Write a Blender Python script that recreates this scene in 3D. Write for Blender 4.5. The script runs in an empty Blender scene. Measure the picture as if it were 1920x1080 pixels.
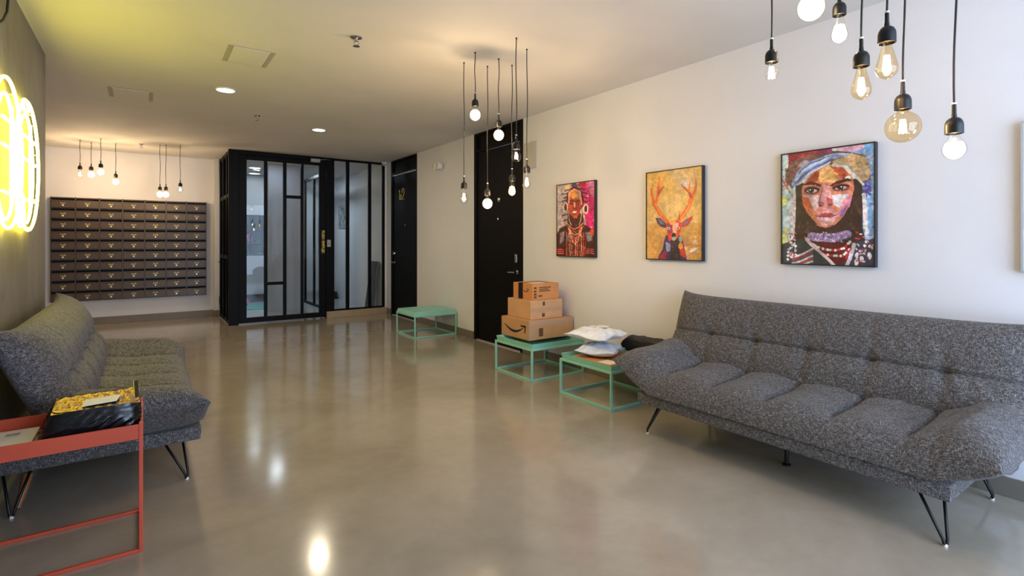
import bpy, bmesh, math, random
import numpy as np
from mathutils import Vector, Matrix

random.seed(7); RNG = np.random.default_rng(11)
SC = bpy.context.scene
COL = SC.collection
PI = math.pi

# ------------------------------------------------------------------ camera, sky, exposure
YAW = math.radians(35.2); EYE = 1.3
cam = bpy.data.cameras.new('camera'); cam_o = bpy.data.objects.new('camera', cam); COL.objects.link(cam_o)
cam.sensor_width = 36; cam.lens = 977/1920*36; cam.shift_y = -87/1920; cam.clip_start = .02
cam_o.location = (0, 0, EYE); cam_o.rotation_euler = (PI/2, 0, -YAW)
SC.camera = cam_o
SC.view_settings.view_transform = 'Standard'; SC.view_settings.look = 'None'
SC.view_settings.exposure = 0.0; SC.view_settings.gamma = 1.0
SC.view_settings.use_curve_mapping = False
W = bpy.data.worlds.new('sky'); SC.world = W; W.use_nodes = True
W.node_tree.nodes['Background'].inputs[0].default_value = (.60, .735, 1.0, 1)
W.node_tree.nodes['Background'].inputs[1].default_value = 10.5
SC.cycles.max_bounces = 10; SC.cycles.transparent_max_bounces = 24
SC.cycles.sample_clamp_indirect = 6; SC.cycles.caustics_reflective = False; SC.cycles.caustics_refractive = False
BULB_W = 6.0          # radiant watts of one pendant bulb
DOWN_W = 12.5          # one ceiling downlight
VEST_W = 7.5         # one cool vestibule downlight
NEON_E = 20.0         # radiance of the neon tubes

def lamp(name, kind, loc, power, color, size=.04, parent=None, rot=None, spread=None):
    l = bpy.data.lights.new(name, kind); l.energy = power; l.color = color
    if kind == 'AREA':
        l.shape = 'DISK'; l.size = size
        if spread: l.spread = spread
    else:
        l.shadow_soft_size = size
    o = bpy.data.objects.new(name, l); COL.objects.link(o); o.location = loc
    if rot: o.rotation_euler = rot
    if parent: o.parent = parent
    return o

# daylight enters through the facade behind the camera: a portal guides the sampling of the sky there
pl = bpy.data.lights.new('facade_portal', 'AREA'); pl.shape = 'RECTANGLE'; pl.size = 2.9; pl.size_y = 2.5
pl.cycles.is_portal = True
po = bpy.data.objects.new('facade_portal', pl); COL.objects.link(po)
po.location = (2.05, -1.46, 1.35); po.rotation_euler = (-PI/2, 0, PI)

# ------------------------------------------------------------------ helpers
def S(r, g, b):
    f = lambda c: (c/255/12.92) if c/255 <= .04045 else ((c/255+.055)/1.055)**2.4
    return (f(r), f(g), f(b), 1)

class NT:
    def __init__(s, name):
        s.m = bpy.data.materials.new(name); s.m.use_nodes = True; s.t = s.m.node_tree; s.n = s.t.nodes
        s.p = s.n['Principled BSDF']; s.out = s.n['Material Output']
    def add(s, t, **kw):
        nd = s.n.new(t)
        for k, v in kw.items():
            if k in nd.inputs: nd.inputs[k].default_value = v
            else: setattr(nd, k, v)
        return nd
    def l(s, a, b): s.t.links.new(a, b)
    def ramp(s, src, stops):
        r = s.add('ShaderNodeValToRGB'); cr = r.color_ramp
        while len(cr.elements) < len(stops): cr.elements.new(.5)
        for e, (p, c) in zip(cr.elements, stops): e.position = p; e.color = c if len(c) == 4 else (*c, 1)
        s.l(src, r.inputs[0]); return r.outputs[0]
    def noise(s, scale, detail=3, vec=None, rough=.5, dist=0):
        nz = s.add('ShaderNodeTexNoise'); nz.inputs['Scale'].default_value = scale
        nz.inputs['Detail'].default_value = detail; nz.inputs['Roughness'].default_value = rough
        nz.inputs['Distortion'].default_value = dist
        if vec is not None: s.l(vec, nz.inputs['Vector'])
        return nz.outputs['Fac']
    def mapping(s, scale, src='Object', rot=(0, 0, 0)):
        tc = s.add('ShaderNodeTexCoord'); mp = s.add('ShaderNodeMapping')
        mp.inputs['Scale'].default_value = scale; mp.inputs['Rotation'].default_value = rot
        s.l(tc.outputs[src], mp.inputs['Vector']); return mp.outputs[0]
    def bump(s, h, strength, dist):
        b = s.add('ShaderNodeBump'); b.inputs['Strength'].default_value = strength; b.inputs['Distance'].default_value = dist
        s.l(h, b.inputs['Height']); s.l(b.outputs[0], s.p.inputs['Normal'])

def pmat(name, col, rough=.5, metal=0, var=.0, vscale=8, bump=0, bscale=60, coat=0, spec=None, col2=None, bdist=.002):
    """principled material with procedural grain: colour variation and fine relief"""
    t = NT(name); t.p.inputs['Roughness'].default_value = rough; t.p.inputs['Metallic'].default_value = metal
    if coat: t.p.inputs['Coat Weight'].default_value = coat; t.p.inputs['Coat Roughness'].default_value = .08
    if spec is not None: t.p.inputs['Specular IOR Level'].default_value = spec
    v = t.mapping((1, 1, 1))
    c2 = col2 or tuple(min(1, c*(1+var)) for c in col[:3]) + (1,)
    c1 = col if col2 else tuple(c*(1-var) for c in col[:3]) + (1,)
    t.l(t.ramp(t.noise(vscale, 4, v), [(.3, c1), (.7, c2)]), t.p.inputs['Base Color'])
    if bump: t.bump(t.noise(bscale, 3, v), bump, bdist)
    return t.m

def emat(name, col, strength, sample=True):
    t = NT(name); t.n.remove(t.p); e = t.add('ShaderNodeEmission'); e.inputs[0].default_value = col; e.inputs[1].default_value = strength
    t.l(e.outputs[0], t.out.inputs[0])
    if not sample: t.m.cycles.emission_sampling = 'NONE'
    return t.m

def glassmat(name, tint, gloss=.04, rough=.0, edge=.5):
    """thin clear glass: lets light straight through, reflects more at grazing angles"""
    t = NT(name); t.n.remove(t.p)
    tr = t.add('ShaderNodeBsdfTransparent'); tr.inputs[0].default_value = tint
    gl = t.add('ShaderNodeBsdfGlossy'); gl.inputs['Roughness'].default_value = rough
    fr = t.add('ShaderNodeLayerWeight'); fr.inputs['Blend'].default_value = .5
    pw = t.add('ShaderNodeMath', operation='POWER'); t.l(fr.outputs['Facing'], pw.inputs[0]); pw.inputs[1].default_value = 4
    mu = t.add('ShaderNodeMath', operation='MULTIPLY_ADD'); t.l(pw.outputs[0], mu.inputs[0]); mu.inputs[1].default_value = edge; mu.inputs[2].default_value = gloss
    mx = t.add('ShaderNodeMixShader'); t.l(mu.outputs[0], mx.inputs[0]); t.l(tr.outputs[0], mx.inputs[1]); t.l(gl.outputs[0], mx.inputs[2])
    t.l(mx.outputs[0], t.out.inputs[0]); return t.m

class MB:
    """collects shapes, builds ONE mesh object"""
    def __init__(s): s.v = []; s.f = []
    def add(s, vs, fs):
        b = len(s.v); s.v += [tuple(p) for p in vs]; s.f += [tuple(b+i for i in q) for q in fs]; return s
    def box(s, x0, x1, y0, y1, z0, z1):
        x0, x1 = sorted((x0, x1)); y0, y1 = sorted((y0, y1)); z0, z1 = sorted((z0, z1))
        return s.add([(x0,y0,z0),(x1,y0,z0),(x1,y1,z0),(x0,y1,z0),(x0,y0,z1),(x1,y0,z1),(x1,y1,z1),(x0,y1,z1)],
                     [(0,3,2,1),(4,5,6,7),(0,1,5,4),(1,2,6,5),(2,3,7,6),(3,0,4,7)])
    def tube(s, pts, r, seg=8, closed=False, caps=True):
        P = [Vector(p) for p in pts]; n = len(P); R = r if hasattr(r, '__len__') else [r]*n
        vs = []; ref = None
        for i in range(n):
            a = P[i-1] if (i > 0 or closed) else P[i]; b = P[(i+1) % n] if (i < n-1 or closed) else P[i]
            d = (b-a).normalized()
            if ref is None:
                ref = d.cross(Vector((0, 0, 1)))
                if ref.length < .05: ref = d.cross(Vector((1, 0, 0)))
            ref = (ref - d*ref.dot(d)).normalized(); q = d.cross(ref)
            for k in range(seg):
                t = 2*PI*k/seg; vs.append(P[i] + (ref*math.cos(t)+q*math.sin(t))*R[i])
        fs = []
        for i in range(n if closed else n-1):
            j = (i+1) % n
            for k in range(seg):
                k2 = (k+1) % seg; fs.append((i*seg+k, i*seg+k2, j*seg+k2, j*seg+k))
        if caps and not closed:
            fs.append(tuple(range(seg))[::-1]); fs.append(tuple((n-1)*seg+k for k in range(seg)))
        return s.add(vs, fs)
    def lathe(s, prof, c=(0, 0, 0), seg=20, axis='z'):
        vs = []; n = len(prof)
        for r, h in prof:
            for k in range(seg):
                t = 2*PI*k/seg; a, b = r*math.cos(t), r*math.sin(t)
                p = {'z': (a, b, h), 'x': (h, a, b), 'y': (a, h, b)}[axis]
                vs.append((p[0]+c[0], p[1]+c[1], p[2]+c[2]))
        fs = [(i*seg+k, i*seg+(k+1) % seg, (i+1)*seg+(k+1) % seg, (i+1)*seg+k) for i in range(n-1) for k in range(seg)]
        if prof[0][0] > 1e-4: fs.append(tuple(range(seg))[::-1])
        if prof[-1][0] > 1e-4: fs.append(tuple((n-1)*seg+k for k in range(seg)))
        return s.add(vs, fs)
    def prism(s, poly, fn, d0, d1):
        """poly of (a, b), extruded between depths d0 and d1; fn(a, b, d) gives the point"""
        n = len(poly); vs = [fn(a, b, d0) for a, b in poly]+[fn(a, b, d1) for a, b in poly]
        return s.add(vs, [tuple(range(n)), tuple(range(n, 2*n))[::-1]]+[(i, i+n, (i+1) % n+n, (i+1) % n) for i in range(n)])
    def build(s, name, m, parent=None, smooth=False, bevel=0, loc=None):
        me = bpy.data.meshes.new(name); me.from_pydata(s.v, [], s.f)
        bm = bmesh.new(); bm.from_mesh(me)
        bmesh.ops.remove_doubles(bm, verts=bm.verts, dist=1e-6)
        bmesh.ops.recalc_face_normals(bm, faces=bm.faces)
        if bevel:
            bmesh.ops.bevel(bm, geom=[e for e in bm.edges if len(e.link_faces) == 2 and e.calc_face_angle() > .5], offset=bevel, segments=2, profile=.6, affect='EDGES')
        bm.to_mesh(me); bm.free()
        if smooth:
            me.polygons.foreach_set('use_smooth', [True]*len(me.polygons))
            if smooth == 'auto':
                try: me.set_sharp_from_angle(angle=.7)
                except Exception: pass
        me.materials.append(m)
        o = bpy.data.objects.new(name, me); COL.objects.link(o)
        if parent: o.parent = parent
        if loc: o.location = loc
        return o

def tag(o, label, cat, group=None, kind=None):
    o['label'] = label; o['category'] = cat
    if group: o['group'] = group
    if kind: o['kind'] = kind
    return o
def thing(name, label, cat, loc=(0, 0, 0), rz=0, group=None, kind=None):
    o = bpy.data.objects.new(name, None); COL.objects.link(o); o.location = loc; o.rotation_euler = (0, 0, rz)
    o.empty_display_size = .1
    return tag(o, label, cat, group, kind)
def struct(o, label=None):
    o['kind'] = 'structure'
    if label: o['label'] = label
    return o
def sempty(name, label, loc=(0, 0, 0)):
    o = bpy.data.objects.new(name, None); COL.objects.link(o); o.location = loc; o.empty_display_size = .1
    return struct(o, label)
def copy_tree(o, parent=None):
    c = o.copy(); COL.objects.link(c); c.parent = parent
    for ch in list(o.children): copy_tree(ch, c)
    return c
def text(name, body, m, size, loc, rot, parent=None, ext=.0006, align='CENTER'):
    cu = bpy.data.curves.new(name, 'FONT'); cu.body = body; cu.size = size; cu.extrude = ext; cu.align_x = align; cu.align_y = 'CENTER'
    cu.resolution_u = 3; cu.offset = size*.022
    tmp = bpy.data.objects.new('temporary_text', cu); COL.objects.link(tmp)
    me = bpy.data.meshes.new_from_object(tmp.evaluated_get(bpy.context.evaluated_depsgraph_get())); bpy.data.objects.remove(tmp); bpy.data.curves.remove(cu)
    me.materials.clear(); me.materials.append(m)
    o = bpy.data.objects.new(name, me); COL.objects.link(o); o.location = loc; o.rotation_euler = rot
    if parent: o.parent = parent
    return o

# ------------------------------------------------------------------ materials
def wall_paint(name, a, b):
    t = NT(name); v = t.mapping((1, 1, 1)); t.p.inputs['Roughness'].default_value = .75
    t.l(t.ramp(t.noise(1.3, 5, v), [(.3, a), (.7, b)]), t.p.inputs['Base Color'])
    t.bump(t.noise(90, 3, v), .12, .002); return t.m
M_WALL = wall_paint('white_wall_paint', S(215, 215, 219), S(222, 222, 226))
M_CEIL = wall_paint('ceiling_paint', S(205, 202, 197), S(214, 211, 207))
def concrete():
    t = NT('grey_concrete'); v = t.mapping((1, 1, .55)); t.p.inputs['Roughness'].default_value = .6
    big = t.ramp(t.noise(1.7, 6, v, .62, .4), [(.3, S(104, 97, 86)), (.5, S(124, 117, 105)), (.72, S(144, 138, 126))])
    sp = t.ramp(t.noise(26, 3, v), [(.32, (.5, .48, .45)), (.42, (1, 1, 1))])
    mx = t.add('ShaderNodeMix', data_type='RGBA', blend_type='MULTIPLY'); mx.inputs[0].default_value = .35
    t.l(big, mx.inputs[6]); t.l(sp, mx.inputs[7]); t.l(mx.outputs[2], t.p.inputs['Base Color'])
    t.bump(t.noise(14, 6, v, .65), .3, .006); return t.m
M_CONC = concrete()
def polished_floor():
    t = NT('polished_concrete'); v = t.mapping((1, 1, 1))
    big = t.ramp(t.noise(.9, 6, v, .6, .6), [(.28, S(146, 136, 120)), (.5, S(162, 152, 136)), (.75, S(174, 165, 150))])
    fine = t.ramp(t.noise(7, 8, v, .7), [(.35, (.88, .86, .84)), (.6, (1, 1, 1))])
    mx = t.add('ShaderNodeMix', data_type='RGBA', blend_type='MULTIPLY'); mx.inputs[0].default_value = .6
    t.l(big, mx.inputs[6]); t.l(fine, mx.inputs[7]); t.l(mx.outputs[2], t.p.inputs['Base Color'])
    t.l(t.ramp(t.noise(2.2, 4, v), [(.3, (.12,)*3), (.7, (.18,)*3)]), t.p.inputs['Roughness'])
    t.p.inputs['Specular IOR Level'].default_value = .62
    t.p.inputs['Coat Weight'].default_value = .3; t.p.inputs['Coat Roughness'].default_value = .10
    t.bump(t.noise(5, 2, v), .035, .01); return t.m
M_FLOOR = polished_floor()
M_SKIRT = pmat('taupe_skirting', S(118, 110, 98), .5, var=.08, vscale=5, bump=.1)
M_BLACKDOOR = NT('black_stained_wood')
_t = M_BLACKDOOR; _v = _t.mapping((2, 40, 1.2)); _t.p.inputs['Roughness'].default_value = .45; _t.p.inputs['Specular IOR Level'].default_value = .08
_t.l(_t.ramp(_t.noise(6, 4, _v), [(.3, S(10, 9, 9)), (.7, S(19, 17, 16))]), _t.p.inputs['Base Color']); _t.bump(_t.noise(9, 3, _v), .1, .001)
M_BLACKDOOR = _t.m
M_STEEL = pmat('black_steel', S(12, 11, 12), .45, 0, var=.15, vscale=20, bump=.05, bscale=150, spec=.08)
M_BLACK = pmat('matt_black_metal', S(15, 15, 16), .42, .3, var=.1)
M_BLACKRUB = pmat('black_cable', S(14, 13, 13), .55, var=.1)
M_CHROME = pmat('brushed_metal', S(190, 188, 184), .25, 1, var=.05, vscale=50)
M_ALU = pmat('aluminium_strip', S(215, 213, 208), .4, .6, var=.04)
M_WHITEPL = pmat('white_plastic', S(222, 220, 214), .4, var=.02)
M_GREYPL = pmat('grey_plastic', S(165, 165, 165), .45, var=.04)
M_NUM = pmat('dull_gold_numerals', S(198, 178, 92), .5, .1, var=.08)
M_LOCK = pmat('pale_metal_lock', S(225, 220, 210), .35, .3, var=.04)
M_GOLD = pmat('gold_paint', S(214, 176, 70), .3, .7, var=.05)
M_GOLDFLAT = pmat('brass_numerals', S(226, 206, 128), .45, .1, var=.08)
M_MAIL = pmat('bronze_brown_mailbox', S(72, 57, 43), .42, .1, var=.1, vscale=3, bump=.06)
M_MAILIN = pmat('mailbox_inside', S(20, 17, 15), .8, var=.1)
M_GREEN = pmat('mint_green_powder_coat', S(140, 200, 182), .42, 0, var=.05, vscale=6, bump=.05, bscale=200)
M_ORANGE = pmat('terracotta_powder_coat', S(196, 78, 52), .42, 0, var=.05, vscale=6, bump=.05, bscale=200)
M_CARD = pmat('brown_cardboard', S(186, 140, 96), .7, 0, var=.07, vscale=9, bump=.1, bscale=120)
M_CARD2 = pmat('pale_cardboard', S(196, 152, 108), .7, 0, var=.06, vscale=9, bump=.1, bscale=120)
M_CARD3 = pmat('orange_cardboard', S(196, 132, 74), .65, 0, var=.06, vscale=9, bump=.1, bscale=120)
M_TAPE = pmat('packing_tape', S(186, 148, 116), .22, 0, var=.05, vscale=12)
M_INK = pmat('dark_ink', S(28, 24, 24), .6, var=.05)
M_INKSOFT = pmat('brown_ink', S(92, 62, 40), .7, var=.1)
M_FILM = pmat('matt_black_film', S(13, 13, 14), .5, 0, var=.2, vscale=20, bump=.5, bscale=24)
M_PAPER = pmat('white_paper', S(226, 224, 214), .7, var=.02, vscale=20)
M_POLYW = pmat('white_poly_mailer', S(226, 230, 236), .35, 0, var=.03, vscale=14, bump=1, bscale=17, bdist=.012)
M_POLYB = pmat('pale_blue_poly_mailer', S(204, 214, 230), .35, 0, var=.05, vscale=14, bump=1, bscale=17, bdist=.012)
M_BAG = pmat('black_plastic_film', S(12, 12, 14), .22, 0, var=.2, vscale=20, bump=.5, bscale=22)
M_FOIL = pmat('gold_foil', S(158, 130, 98), .45, 1, var=.15, vscale=10, bump=.5, bscale=9)
M_GLASS = glassmat('clear_pane_glass', (.94, .965, .97, 1), .014, .0, .45)
M_BULB_CLEAR = glassmat('clear_bulb_glass', (.99, .97, .93, 1), .05, .02, .55)
M_BULB_AMBER = glassmat('amber_bulb_glass', (.97, .85, .64, 1), .06, .02, .6)
M_DOWN = emat('downlight_lens', (1, .93, .80, 1), 14)
M_COOL = emat('cool_downlight_lens', (.80, .90, 1, 1), 4)
M_NEON = emat('yellow_neon_gas', (1, .87, .07, 1), NEON_E)
M_VESTFLOOR = pmat('pale_tile_floor', S(176, 180, 182), .2, var=.05, vscale=3)
M_COOLWALL = pmat('cool_white_wall', S(205, 207, 210), .7, var=.02, vscale=2, bump=.05)
M_LEAF = pmat('glossy_green_leaf', S(40, 120, 60), .4, var=.3, vscale=15)
M_PINK = pmat('pink_petal', S(226, 96, 160), .5, var=.25, vscale=30)
M_TEAL = pmat('turquoise_mat_pile', S(70, 150, 130), .9, var=.15, vscale=30, bump=.6, bscale=200)
M_SLAT = pmat('grey_wood_slat', S(98, 96, 94), .6, var=.2, vscale=12, bump=.1)
def glow(name, col, strength):
    """glowing filament column: emits, and does not block the bulb's light"""
    t = NT(name); t.n.remove(t.p); e = t.add('ShaderNodeEmission'); e.inputs[0].default_value = col; e.inputs[1].default_value = strength
    tr = t.add('ShaderNodeBsdfTransparent'); a = t.add('ShaderNodeAddShader')
    t.l(e.outputs[0], a.inputs[0]); t.l(tr.outputs[0], a.inputs[1]); t.l(a.outputs[0], t.out.inputs[0])
    t.m.cycles.emission_sampling = 'NONE'; return t.m
M_FIL = glow('lit_filament', (1, .78, .42, 1), 30)
M_GLOW = glow('glowing_bulb_gas', (1, .80, .50, 1), 1.6)
WARM = (1, .70, .40)

def fabric():
    t = NT('charcoal_melange_weave'); t.p.inputs['Roughness'].default_value = .9
    t.p.inputs['Specular IOR Level'].default_value = .15; t.p.inputs['Sheen Weight'].default_value = .12
    n1 = t.noise(1, 2, t.mapping((50, 640, 1), 'UV'), .5, .6)
    n2 = t.noise(1, 2, t.mapping((640, 50, 1), 'UV'), .5, .6)
    n3 = t.noise(1, 3, t.mapping((110, 640, 1), 'UV'))
    th1 = t.ramp(n1, [(.54, (0, 0, 0)), (.70, (1, 1, 1))]); th2 = t.ramp(n2, [(.555, (0, 0, 0)), (.71, (1, 1, 1))])
    mx = t.add('ShaderNodeMix', data_type='RGBA', blend_type='LIGHTEN'); mx.inputs[0].default_value = 1
    t.l(th1, mx.inputs[6]); t.l(th2, mx.inputs[7])
    base = t.ramp(n3, [(.35, S(42, 39, 39)), (.65, S(75, 71, 70))])
    m2 = t.add('ShaderNodeMix', data_type='RGBA'); t.l(mx.outputs[2], m2.inputs[0]); t.l(base, m2.inputs[6]); m2.inputs[7].default_value = S(166, 162, 160)
    t.l(m2.outputs[2], t.p.inputs['Base Color'])
    t.bump(mx.outputs[2], .35, .002); return t.m
M_FAB = fabric()

# ------------------------------------------------------------------ room shell
CH = 2.73; XR = 3.6; XL = -.62; YB = 10.42; YV = 9.07; YBACK = 12.3; YF = -1.4; XA = -2.2
struct(MB().box(XA-.15, XR+.25, YF-.2, 13.2, -.12, 0).build('floor', M_FLOOR), 'polished beige concrete floor with a glossy finish')
struct(MB().box(XA-.15, XR+.25, YF-.2, 13.2, CH, CH+.12).build('ceiling', M_CEIL), 'off-white painted ceiling')
D2 = (4.877, 5.985); D1 = (7.765, 8.857)
wr = MB()
for a, b in ((YF-.2, D2[0]), (D2[1], D1[0]), (D1[1], 13.2)): wr.box(XR, XR+.22, a, b, 0, CH)
struct(wr.build('wall_right', M_WALL), 'white wall hung with framed paintings')
struct(MB().box(XL-.2, XL, YF, 5.32, 0, CH).build('wall_left', M_CONC), 'raw grey concrete wall behind the yellow neon sign')
struct(MB().box(XA, XL-.2, 5.1, 5.3, 0, CH).box(XA-.15, XA, 5.1, YB, 0, CH).build('wall_alcove', M_WALL))
struct(MB().box(XA-.15, 1.06, YB, YB+.15, 0, CH).build('wall_back', M_WALL), 'white wall behind the mailboxes')
struct(MB().box(.985, 1.055, YB-.11, YB, 0, CH).build('wall_pilaster', M_WALL))
bb = MB()
for a, b in ((YF, D2[0]), (D2[1], D1[0]), (D1[1], YV)): bb.box(XR-.014, XR, a, b, 0, .1)
struct(bb.build('baseboard_right', M_SKIRT, bevel=.002))
struct(MB().box(XA, .985, YB-.016, YB, 0, .115).box(.97, 1.07, YB-.126, YB-.11, 0, .115).build('baseboard_back', M_SKIRT, bevel=.002))
struct(MB().box(XL, XL+.014, YF, 5.32, 0, .1).build('baseboard_left', M_SKIRT, bevel=.002))
# facade behind the camera, with the big window the daylight comes through
struct(MB().box(XL-.2, .6, YF-.15, YF, 0, CH).box(3.5, XR+.2, YF-.15, YF, 0, CH).box(.6, 3.5, YF-.15, YF, 0, .12).box(.6, 3.5, YF-.15, YF, 2.6, CH).build('wall_front', M_WALL))
w2 = sempty('window_2', 'black framed street window behind the camera')
fr = MB().box(.6, 3.5, YF-.1, YF-.05, .12, .17).box(.6, 3.5, YF-.1, YF-.05, 2.55, 2.6)
for x in (.6, 1.55, 2.5, 3.45): fr.box(x, x+.05, YF-.1, YF-.05, .17, 2.55)
fr.build('window_frame', M_STEEL, w2)
for a, b in ((.65, 1.55), (1.6, 2.5), (2.55, 3.45)):
    MB().box(a, b, YF-.078, YF-.072, .17, 2.55).build('pane', M_GLASS, w2)

# ------------------------------------------------------------------ black flush doors in the right-hand wall
def flush_door(n, y0, y1, label, hinge_low, number=None):
    d = sempty('door_%d' % n, label, (XR, (y0+y1)/2, 0)); h = (y1-y0)/2
    f = MB()
    for s in (-1, 1): f.box(.0, .2, s*h, s*(h-.06), 0, CH)
    f.box(.0, .2, -h+.06, h-.06, CH-.03, CH); f.box(.0, .2, -h+.06, h-.06, 2.485, 2.515)
    f.build('door_frame', M_BLACKDOOR, d, bevel=.002)
    MB().box(.03, .08, -h+.06, h-.06, 2.515, CH-.03).build('transom_panel', M_BLACKDOOR, d, bevel=.003)
    MB().box(.02, .065, -h+.064, h-.064, .012, 2.48).build('door_leaf', M_BLACKDOOR, d, bevel=.003)
    MB().box(.0, .2, -h+.06, h-.06, 0, .01).build('threshold', M_ALU, d)
    s = -1 if hinge_low else 1          # side of the handle
    hy = s*(h-.14)
    hd = MB().lathe([(.027, .02), (.027, .012), (.012, .010), (.010, -.035), (.012, -.04), (0, -.04)], (0, hy, .935), 14, 'x')
    hd.tube([(-.035, hy, .935), (-.036, hy-s*.05, .935), (-.034, hy-s*.125, .932)], [.010, .009, .0085], 8)
    hd.build('lever_handle', M_CHROME, d, smooth='auto')
    if n == 1:
        MB().lathe([(.034, .02), (.034, .004), (.028, -.012), (.012, -.016), (0, -.016)], (0, hy, 1.095), 16, 'x').build('deadbolt', M_CHROME, d, smooth='auto')
    else:
        MB().box(-.012, .02, hy-.022, hy+.022, 1.05, 1.15).build('deadbolt', M_CHROME, d, bevel=.006)
    MB().lathe([(.016, .02), (.016, .012), (.009, .008), (0, .008)], (0, 0 if n == 2 else -.03, 1.58), 12, 'x').build('peephole', M_CHROME, d, smooth='auto')
    return d, h
d2, _h = flush_door(2, *D2, 'black flush door beside the stacked cardboard boxes', True)
MB().lathe([(.03, .02), (.03, .006), (.02, 0), (0, 0)], (0, -.03, 1.82), 14, 'x').build('number_disc', M_CHROME, d2, smooth='auto')
d1, h1 = flush_door(1, *D1, 'black flush door with gold numerals, beside the glass entrance', False)
MB().box(-.004, .02, -h1+.03, h1-.09, 2.455, 2.468).build('gap_highlight_strip', M_ALU, d1)  # pale strip put in as the bright highlight along the door-head gap
RR = (PI/2, 0, -PI/2)
nm = MB()      # thin outline numerals: 1, a small raised o, 2
Y0 = .19
nm.tube([(.014, Y0+.035, 2.165), (.014, Y0, 2.195), (.014, Y0, 2.02)], .0045, 6)
nm.tube([(.014, Y0-.055+.03*math.cos(t*PI/6), 2.065+.045*math.sin(t*PI/6)) for t in range(12)], .004, 6, closed=True)
nm.tube([(.014, Y0-.10, 2.14), (.014, Y0-.105, 2.19), (.014, Y0-.13, 2.215), (.014, Y0-.165, 2.21), (.014, Y0-.19, 2.175), (.014, Y0-.185, 2.13), (.014, Y0-.155, 2.075), (.014, Y0-.10, 2.025), (.014, Y0-.20, 2.025)], .0045, 6)
nm.build('door_number', M_GOLDFLAT, d1, smooth='auto')

# ------------------------------------------------------------------ glass entrance: corner post, door, fixed screen
e = sempty('trim_1', 'black steel corner post and side screen of the glass entrance', (1.06, YV, 0))
MB().box(0, .14, 0, .08, 0, CH).build('corner_post', M_STEEL, e, bevel=.004)
for a, b in ((.35, .42), (.80, .87), (1.18, 1.30)): MB().box(.01, .06, a, b, 0, CH).build('post', M_STEEL, e, bevel=.003)
for z in (0, 1.02, 2.0, CH-.06): MB().box(.015, .055, .08, 1.18, z, z+.06).build('rail', M_STEEL, e, bevel=.002)
for a, b in ((.08, .35), (.42, .80), (.87, 1.18)):
    for z0, z1 in ((.06, 1.02), (1.08, 2.0), (2.06, CH-.06)): MB().box(.034, .040, a, b, z0, z1).build('pane', M_GLASS, e)
MB().lathe([(.012, 0), (.012, -.02), (0, -.02)], (.01, 1.24, .95), 10, 'x').build('latch', M_CHROME, e)
g = sempty('door_3', 'glass entrance door in a black steel frame', (0, YV, 0))
FY = (.02, .065)
for x0, x1, nmx in ((1.2, 1.313, 'stile'), (2.42, 2.525, 'stile'), (1.566, 1.613, 'mullion'), (1.852, 1.901, 'mullion'), (2.125, 2.167, 'mullion')):
    MB().box(x0, x1, FY[0], FY[1], .02 if nmx == 'stile' else .1, 2.66 if nmx == 'stile' else 2.59).build(nmx, M_STEEL, g, bevel=.003)
MB().box(1.313, 2.42, FY[0], FY[1], 2.59, 2.66).build('top_rail', M_STEEL, g, bevel=.003)
MB().box(1.313, 2.42, FY[0], FY[1], .02, .1).build('bottom_rail', M_STEEL, g, bevel=.003)
MB().box(1.613, 1.852, FY[0], FY[1], .60, .65).build('crossbar', M_STEEL, g, bevel=.003)
MB().box(1.901, 2.125, FY[0], FY[1], 2.01, 2.06).build('crossbar', M_STEEL, g, bevel=.003)
for x0, x1, z0, z1 in ((1.313, 1.566, .1, 2.59), (1.613, 1.852, .1, .60), (1.613, 1.852, .65, 2.59), (1.901, 2.125, .1, 2.01), (1.901, 2.125, 2.06, 2.59), (2.167, 2.42, .1, 2.59)):
    MB().box(x0, x1, .040, .046, z0, z1).build('pane', M_GLASS, g)
MB().box(1.2, 2.53, .0, .07, 2.66, CH).build('door_head', M_STEEL, g, bevel=.002)
cl = MB().box(2.27, 2.42, -.045, .02, 2.632, 2.69).build('door_closer', M_GREYPL, g, bevel=.006)
MB().tube([(2.42, -.02, 2.68), (2.52, -.03, 2.69), (2.60, .0, 2.69)], .006, 6).build('closer_arm', M_CHROME, cl)
lk = MB().box(2.54, 2.60, -.025, .02, 1.21, 1.33).build('lock_case', M_GREYPL, g, bevel=.005)
MB().lathe([(.016, 0), (.016, -.03), (.01, -.035), (0, -.035)], (2.565, -.02, 1.27), 12, 'y').build('lock_cylinder', M_CHROME, lk, smooth='auto')
st = MB().box(2.455, 2.505, .012, .02, 1.09, 1.49).build('sticker', M_INK, g)
M_YEL = pmat('yellow_print', S(226, 190, 50), .5, var=.05)
text('lettering', 'PUSH', M_YEL, .062, (2.48, .010, 1.415), (PI/2, PI/2, 0), st)
text('lettering', 'EMPUJE', M_YEL, .062, (2.48, .010, 1.215), (PI/2, PI/2, 0), st)
s1 = sempty('window_1', 'fixed glass screen of three tall panes above a beige kerb', (0, YV, 0))
MB().box(2.53, 2.666, 0, .08, 0, CH).build('post', M_STEEL, s1, bevel=.004)
for a, b, n_ in ((2.876, 2.932, 'mullion'), (3.276, 3.325, 'mullion'), (3.535, 3.575, 'post')): MB().box(a, b, .02, .065, .11, CH-.02).build(n_, M_STEEL, s1, bevel=.003)
MB().box(2.666, 3.535, .02, .065, CH-.035, CH).build('top_rail', M_STEEL, s1, bevel=.002)
MB().box(2.666, 3.535, .02, .065, .11, .135).build('bottom_rail', M_STEEL, s1, bevel=.002)
for a, b in ((2.666, 2.876), (2.932, 3.276), (3.325, 3.535)): MB().box(a, b, .040, .046, .135, CH-.035).build('pane', M_GLASS, s1)
struct(MB().box(3.575, XR, YV, YV+.1, 0, CH).build('wall_return', M_WALL))
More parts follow.
